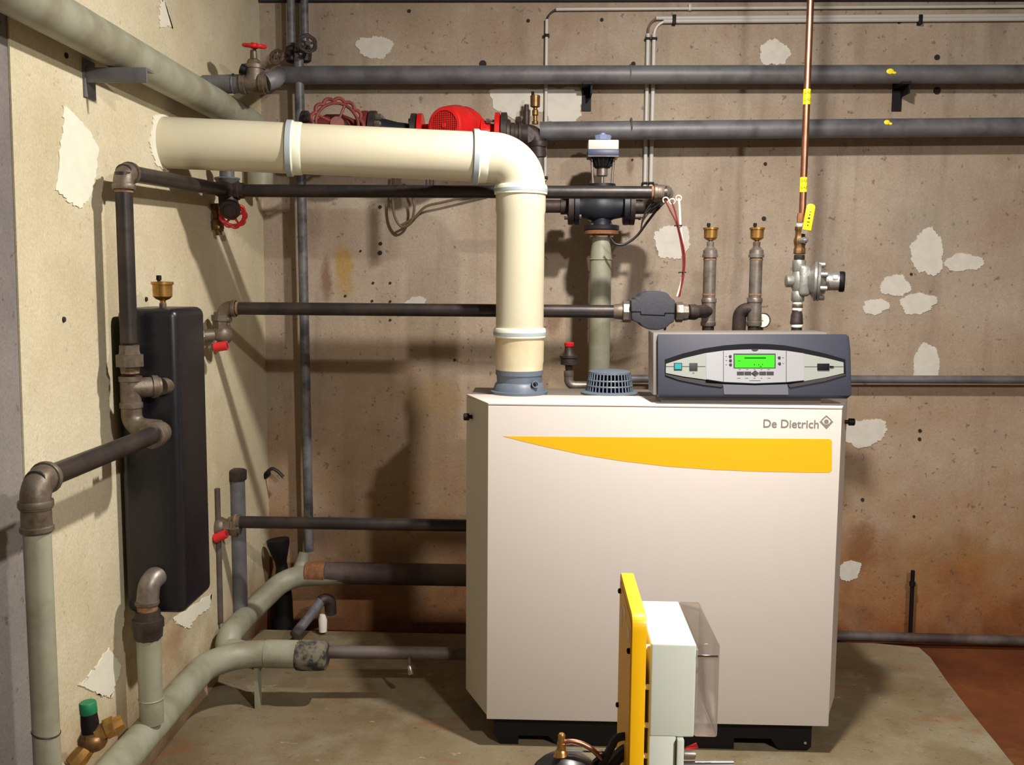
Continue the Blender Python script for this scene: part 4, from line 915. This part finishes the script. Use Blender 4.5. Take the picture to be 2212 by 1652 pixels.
for a, b_ in ((1240, 1251), (1346, 1358)): t.p('flange', MB().lathe((MP(a, 446).x, YM, mz0), X_, [(0, .064), (.002, .067), (MP(b_, 446).x-MP(a, 446).x, .067)], 24), 'valve_blue')
for a, b_ in ((1227, 1239), (1359, 1370)):
    f = t.p('counter_flange', MB().lathe((MP(a, 446).x, YM, mz0), X_, [(0, .064), (.002, .067), (MP(b_, 446).x-MP(a, 446).x, .067)], 24), 'cast_dark')
    for k in range(4): an = .785+k*1.57; t.p('bolt', MB().lathe((MP(a, 446).x-.012, YM-.055*math.cos(an), mz0+.055*math.sin(an)), X_, [(0, .008), (.014, .008), (.014, .005), (.05, .005), (.05, .008), (.06, .008)], 6), 'galv', f)
fb = t.p('bottom_flange', MB().lathe((ax_, YM, mz(497)), Z_, [(0, .064), (.002, .066), (.016, .066), (.018, .06)], 28), 'valve_blue')
t.p('rusty_flange', MB().lathe((ax_, YM, mz(507)), Z_, [(0, .062), (.002, .064), (.014, .064), (.016, .06)], 28), 'rusty', label='rust-coloured counter flange')
for k in range(4): an = .785+k*1.57; t.p('bolt', MB().lathe((ax_+.05*math.cos(an), YM+.05*math.sin(an), mz(513)), Z_, [(0, .008), (.01, .008), (.01, .005), (.05, .005)], 6), 'galv', fb)
t.p('inlet_nipple', MB().lathe((MP(1175, 446).x, YM, mz0), X_, [(0, .024), (.06, .024), (.062, .03), (MP(1228, 446).x-MP(1175, 446).x, .03)], 18), 'cast_dark')
t.p('outlet_pipe', MB().tube(fil([(MP(1370, 440).x, YM, mz0), (xe, YM, mz0), (xe, YM-.12, z1), (xe, YP1+.06, z1)], .04), .027, 18), 'cast_dark'); t.done()
t = T('valve_pipe', 'grey-green vertical pipe below the mixing valve', 'pipe')
t.p('cone', MB().lathe((ax_, YM, mz(560)), Z_, [(0, .0405), (.03, .038), (mz(512)-mz(560), .03)], 26), 'grey_green')
t.p('collar', MB().torus((ax_, YM, mz(560)), Z_, .0405, .003, 26, 6), 'grey_green')
t.p('tube', MB().tube([(ax_, YM, .2), (ax_, YM, mz(560))], .040, 26), 'grey_green'); t.done()
t = T('safety_valve', 'small dark relief valve with red cap behind the boiler', 'valve')
YSV = 3.55
def SP(px, py): return U(px, py, Y=YSV)
sxx = SP(1229, 770).x
def sl(n_, pr, m_): t.p(n_, MB().lathe((sxx, YSV, 0), Z_, [(SP(1229, py).z, r) for py, r in pr], 16), m_)
sl('cap', [(749, .014), (748, .017), (741, .018), (739, .015), (738.5, 0)], 'red_plastic')
sl('bonnet', [(768, .026), (762, .018), (749, .015)], 'cast_dark'); sl('body', [(800, .012), (789, .014), (787, .030), (774, .031), (772, .034), (768, .034), (767, .02)], 'cast_dark')
sl('nut', [(815, .016), (812, .018), (801, .018), (800, .012)], 'galv')
t.p('elbow', MB().tube(fil([(sxx, YSV, SP(1229, 814).z), (sxx, YSV, SP(1229, 833).z), (sxx+.1, YSV, SP(1229, 833).z)], .025), .017, 16), 'galv'); t.done()
# grey wall pipe right / low
one('wall_pipe', 'slim grey pipe low on the back wall behind control panel', 'pipe', MB().tube([U(1330, 818, Y=3.83), V((2.74, 3.83, U(2212, 816, Y=3.83).z))], .016, 16), 'wall_pipe')
zfl = U(1810, 1372, Y=3.80).z
one('floor_pipe', 'dark pipe along the foot of the back wall at right', 'pipe', MB().tube([V((-.2, 3.80, zfl)), U(1812, 1373, Y=3.80), V((2.74, 3.80, U(2212, 1388, Y=3.80).z))], .020, 16), 'dirty_pipe')
t = T('wall_rod', 'upright black rod against the rusty wall right of boiler', 'rod')
r0, r1 = U(1966, 1368, Y=3.83), U(1972, 1232, Y=3.83)
t.p('rod', MB().tube([r0, r1], .008, 10), 'black_plastic'); t.p('clip', MB().lathe(r0+(r1-r0)*.76, r1-r0, [(0, .012), (.016, .012)], 8), 'black_plastic'); t.done()
# ================================================================== CABLES
def cable(name, label, pts, Y, r, mat, cat='cable'):
    ps = [U(p[0], p[1], Y=(p[2] if len(p) > 2 else Y)) for p in pts]
    out = []
    for i in range(len(ps)-1):
        p0 = ps[max(i-1, 0)]; p1 = ps[i]; p2 = ps[i+1]; p3 = ps[min(i+2, len(ps)-1)]
        for k in range(6):
            s = k/6; out.append(.5*((2*p1)+(p2-p0)*s+(2*p0-5*p1+4*p2-p3)*s*s+(3*p1-p0-3*p2+p3)*s**3))
    out.append(ps[-1]); return one(name, label, cat, MB().tube(out, r, 8), mat)
cable('power_cable', 'brown cable looping on the wall below the red pump', [(850, 380), (848, 420), (852, 465), (868, 490), (888, 478), (895, 445), (886, 415), (870, 400), (852, 430)], 3.83, .005, 'cable_brown')
cable('power_cable', 'brown cable curving right from the loop below red pump', [(866, 487), (895, 470), (920, 446), (960, 436), (1010, 424), (1060, 412)], 3.835, .005, 'cable_brown')
cable('control_cable', 'black cable sagging from pipe end to the mixing valve', [(1442, 430), (1420, 452), (1398, 480), (1375, 510), (1350, 527), (1330, 527), (1318, 514)], 3.5, .0045, 'cable')
for i, (o_, lab) in enumerate(((0, 'upper thin dark wire of the fan under the pipe end'), (7, 'middle thin dark wire of the fan under the pipe end'), (14, 'lower thin dark wire of the fan under the pipe end'))):
    cable('control_wire', lab, [(1438+i*4, 432), (1418, 434+o_), (1400, 448+o_), (1388, 474+o_*.4), (1384, 500)], 3.4, .0022, 'cable', 'wire')
cable('signal_wire', 'white wire hanging from pipe end to charcoal pump shell', [(1466, 428), (1468, 450), (1470, 490), (1477, 550), (1474, 600), (1463, 640)], 3.2, .004, 'wire_white', 'wire')
cable('signal_wire', 'left red wire hanging from pipe end to charcoal pump shell', [(1437, 432), (1448, 455), (1462, 485), (1474, 545), (1475, 590), (1468, 640)], 3.195, .0026, 'wire_red', 'wire')
cable('signal_wire', 'right red wire hanging from pipe end to charcoal pump shell', [(1451, 436), (1458, 455), (1466, 490), (1479, 550), (1476, 600), (1466, 642)], 3.19, .0026, 'wire_red', 'wire')
for px, py, lab in ((1438, 432, 'left white cable eye under the pipe end'), (1452, 435, 'middle white cable eye under the pipe end'), (1466, 428, 'right white cable eye under the pipe end')):
    one('cable_eye', lab, 'cable ring', MB().torus(U(px, py, Y=3.2), (-.3, -1, -.4), .009, .0022, 18, 6), 'wire_white')
for px, py, lab in ((1465, 487, 'upper black tie on the hanging wires'), (1474, 588, 'lower black tie on the hanging wires')):
    one('cable_tie', lab, 'cable tie', MB().torus(U(px, py, Y=3.2), Z_, .011, .002, 14, 6).tube([U(px, py, Y=3.19), U(px-9, py+1, Y=3.19)], .0018, 6), 'black_plastic')
cable('pump_cable', 'short black cable below the charcoal pump shell', [(1438, 700), (1436, 712), (1431, 725)], 3.22, .004, 'cable')
cable('cable_stub', 'black cable end curling out of the corner wall', [(578, 1018), (588, 1012), (600, 1018), (612, 1030)], 3.8, .007, 'cable')
one('cable_boss', 'black knob on the corner wall holding a cable end', 'knob', MB().lathe(U(578, 1022, Y=WY), -Y_, [(0, .014), (.04, .016), (.06, .012), (.062, 0)], 12), 'black_plastic')
for px, lab in ((922, 'left black flex under the flue'), (930, 'right black flex under the flue'), (937, 'short black flex right of the pair under the flue')):
    cable('flex', lab, [(px, 296), (px, 380), (px, 418)], 3.5, .004, 'cable')
# ================================================================== FLOOR-LEVEL BITS
t = T('drain_pipe', 'small slanting slate drain pipe behind the corroded cap', 'pipe')
d0, d1 = U(636, 1372, Y=3.5), U(694, 1298, Y=3.66)
t.p('tube', MB().tube([d0, d1], .0195, 16), 'mottled'); t.p('elbow', MB().tube(fil([d1, d1+V((.03, .02, .02)), d1+V((.03, .03, -.06))], .03), .023, 16), 'cast_dark')
t.p('white_end', MB().lathe(d1+V((.0, .02, -.13)), Z_, [(0, .016), (.05, .018), (.07, .012)], 12), 'tape'); t.done()
t = T('tundish', 'black funnel and hose in the corner under the swan-neck pipe', 'drain')
u0 = U(600, 1165, Y=3.76)
t.p('funnel', MB().lathe(u0, V((.12, 0, -1)), [(0, .045), (.02, .044), (.09, .024), (.12, .022)], 20), 'black_plastic')
t.p('hose', MB().tube([u0+V((.014, 0, -.1)), U(612, 1290, Y=3.76), U(612, 1356, Y=3.76)], [.022, .036, .042], 18), 'black_plastic'); t.done()
t = T('bleed_tap', 'tiny chrome bleed tap under the thin floor pipe', 'tap')
k0 = U(884, 1436, Y=yf2+.02); t.p('stem', MB().tube([k0+Z_*.025, k0], .005, 8), 'cast'); t.p('nozzle', MB().lathe(k0, V((.25, -.2, -1)), [(0, .006), (.008, .009), (.03, .010), (.032, .006)], 12), 'chrome'); t.done()
# green-capped fill valve
t = T('fill_valve', 'brass filling valve with green cap at lower left corner', 'valve')
YGV = 1.95
def GV(px, py, dy=0.): return U(px, py, Y=YGV+dy)
axg = GV(193, 1570); g0 = GV(196, 1582); g1 = GV(189, 1515); ga = (g1-g0).normalized(); gl = (g1-g0).length
t.p('cap', MB().lathe(g0+ga*gl*.62, ga, [(0, .0165), (.002, .018), (gl*.34, .0175), (gl*.37, .016), (gl*.375, 0)], 20), 'green_cap')
t.p('neck', MB().lathe(g0+ga*.0, ga, [(0, .018), (gl*.3, .0185), (gl*.62, .017)], 20), 'black_plastic')
t.p('body', MB().ball(g0-ga*.018+V((.002, 0, 0)), .027, 18, (1.15, 1, .9)).lathe(g0-ga*.008, ga, [(0, .024), (.01, .022)], 8), 'old_brass')
t.p('outlet', MB().lathe(g0+V((.01, .0, -.004)), (.9, .4, .35), [(0, .018), (.02, .018), (.022, .023), (.04, .023), (.042, .018), (.06, .016)], 8), 'brass')
t.p('inlet', MB().lathe(g0+V((-.004, -.01, -.03)), (-.6, -.5, -.75), [(0, .018), (.02, .021), (.04, .021), (.042, .018)], 8), 'brass')
t.p('hose_tail', MB().lathe(g0+V((-.03, -.03, -.06)), (-.6, -.4, -.9), [(0, .018), (.004, .022), (.008, .018), (.012, .022), (.016, .018), (.02, .022), (.03, .018), (.07, .016)], 18), 'chrome')
hb = g0+V((-.03, -.03, -.06))+V((-.6, -.4, -.9)).normalized()*.06; t.p('supply_pipe', MB().tube(fil([hb, hb+V((-.03, -.02, -.045)), (hb.x-.03, hb.y-.02, 0)], .04), .014, 12), 'chrome'); t.done()
# ================================================================== FOREGROUND UNIT
YQ = 1.35; SQ = YQ/2.1
t = T('electrical_unit', 'yellow panel with pale grey box and smoked cover in foreground', 'electrical box')
def Q(px, py, Y=YQ): return U(px, py, Y=Y)
zt_ = Q(1378, 1333).z; yb2 = YQ*1.168; zlo = .5
xq0 = Q(1363, 1500).x; xq1 = Q(1394, 1500).x
def plate(x0, g=0., z0=0.):
    r = .03*SQ; pts = []
    for cy, czz, a0 in ((YQ+r, zt_-r, math.pi), (yb2-r, zt_-r, math.pi/2)):
        for i in range(7):
            a = a0-i*math.pi/12; pts.append(V((x0, cy+math.cos(a)*(r-g), czz+math.sin(a)*(r-g))))
    return [V((x0, YQ+g, z0))]+pts+[V((x0, yb2-g, z0))]
t.p('yellow_plate', MB().prism(plate(xq0, 0, zlo), (xq1-xq0, 0, 0), .001), 'yplate', label='bright yellow backing plate')
t.p('plate_lining', MB().prism(plate(xq0-.001, .012, zlo), (.0008, 0, 0)), 'stripe')
for y, z in ((YQ+.02, zt_-.058), (yb2-.03, zt_-.026), (yb2-.03, zt_-.22)): t.p('screw', MB().lathe((xq0, y, z), -X_, [(0, .0045), (.005, .004), (.006, 0)], 10), 'black_plastic')
for y, z, a, b_ in ((YQ+.03, zt_-.05, .03, .018), (YQ+.10, zt_-.04, .03, .014), (YQ+.16, zt_-.075, .02, .03)): t.p('white_mark', MB().box((xq0-.0016, y, z), (xq0-.0011, y+a, z+b_)), 'ywhite')
xb0, xb1, xb2 = xq1+.007, Q(1502, 1500).x, Q(1553, 1500).x
zb1, zb0 = Q(1450, 1391).z, Q(1450, 1592).z; ybk = YQ*1.14
for z in (.01, .07, .128, .175): t.p('spacer', MB().lathe((xq1, YQ+.013, zb1-z), X_, [(0, .004), (.0075, .004)], 10), 'tape')
t.p('box', MB().box((xb0, YQ, zb0), (xb1, ybk, zb1), .003, 3), 'box_grey', label='pale grey junction box')
t.p('lower_box', MB().box((xb0, YQ+.001, zlo+.02), (Q(1461, 1600).x, ybk, zb0+.005), .003, 2), 'box_grey')
lid = t.p('smoked_cover', MB().box((xb1, YQ+.001, zb0), (xb2, ybk, zb1), .004, 3), 'glass', label='smoked transparent cover')
t.p('inner_board', MB().box((xb1, YQ+.03, zb0+.02), (xb1+.008, ybk-.03, zb1-.02), .001), 'box_grey', lid)
t.p('hinge_bar', MB().box((xb1+.001, YQ-.002, zb1-.02), (xb2-.003, YQ+.0, zb1-.0145), .0008), 'chrome', lid)
t.p('side_bracket', MB().box((Q(1462, 1600).x, YQ-.006, zlo+.02), (Q(1477, 1600).x, YQ+.05, Q(1470, 1594).z), .0015), 'box_grey')
t.p('grey_stub', MB().lathe(Q(1477, 1629, YQ+.012), X_, [(0, .007), (.013, .007), (.017, .006)], 14), 'galv')
t.p('red_tag', MB().tube([Q(1482, 1618, YQ+.03), Q(1506, 1609, YQ+.03)], [.0032, .004], 8), 'red_plastic')
t.p('chrome_rail', MB().tube([Q(1476, 1653, YQ+.01), Q(1584, 1653, YQ+.01)], .007, 16), 'chrome')
for x in (xq0+.01, xb2-.01):
    for y in (YQ+.03, yb2-.03): t.p('stand_leg', MB().box((x-.01, y-.01, 0), (x+.01, y+.01, zlo+.03)), 'grey_panel')
t.p('stand_top', MB().box((xq0-.004, YQ-.004, zlo-.02), (xb2+.004, yb2+.004, zlo+.001), .002), 'grey_panel'); t.done()
YW = 1.42
t = T('black_vessel', 'round black vessel with brass fitting left of yellow panel', 'vessel')
vr = .064; vv = Q(1222, 1700, YW); vv.z = Q(1222, 1628, YW).z-vr
t.p('shell', MB().ball(vv, vr, 28), 'black_gloss')
t.p('stand', MB().lathe((vv.x, vv.y, 0), Z_, [(0, .07), (.01, .06), (.02, .03), (vv.z-vr*.8, .03)], 18), 'black_plastic')
def sv(py): return Q(1213, py, YW).z
fit = t.p('brass_fitting', MB().lathe((Q(1213, 1600, YW).x, YW, 0), Z_, [(sv(py), r*SQ) for py, r in ((1645, .02), (1634, .021), (1630, .017), (1622, .015), (1618, .011), (1604, .0105), (1603, .008), (1598, .009), (1594, .0085), (1588, .009), (1584, .006))], 16), 'brass')
a = [Q(1218, 1603, YW), Q(1236, 1600, YW), Q(1258, 1606, YW), Q(1280, 1618, YW), Q(1300, 1640, YW)]
t.p('copper_tube', MB().tube(fil(a, .04), .004, 12), 'copper')
t.p('thin_line', MB().tube([Q(1220, 1621, YW), Q(1310, 1624, YW+.01)], .0014, 6), 'chrome'); t.done()
for i, (pts, lab) in enumerate((([(1292, 1668), (1318, 1618), (1330, 1596), (1352, 1590), (1364, 1600)], 'looping black hose beside the yellow panel'),
                                ([(1306, 1672), (1330, 1640), (1348, 1622), (1366, 1618)], 'thick black hose low against the yellow panel'),
                                ([(1270, 1668), (1300, 1640), (1330, 1632), (1364, 1640)], 'short black hose next to the black vessel'))):
    cable('black_hose', lab, pts, YW+.015*i, (.0065, .0105, .0085)[i], 'cable', 'hose')

# repeats of one kind carry one group phrase
GROUPS = {'air_vent': 'brass automatic air vents', 'conduit': 'pale conduits on the back wall', 'ball_valve': 'red-lever ball valves in the corner',
          'signal_wire': 'wires hanging from the pipe end', 'control_wire': 'thin dark wires under the pipe end', 'cable_eye': 'white cable eyes under the pipe end',
          'cable_tie': 'black ties on the hanging wires', 'black_hose': 'black hoses beside the yellow panel', 'flex': 'black flexes under the flue',
          'iron_pipe': 'black iron pipes', 'riser_pipe': 'riser pipes', 'wall_pipe': 'grey pipes on the back wall', 'floor_pipe': 'pipes near the floor',
          'standpipe': 'standpipes by the header tank', 'gate_valve': 'gate valves with red handwheels', 'power_cable': 'brown cables below the red pump'}
for o in bpy.data.objects:
    n = o.name.split('.')[0]
    if o.parent is None and 'label' in o.keys() and n in GROUPS: o['group'] = GROUPS[n]
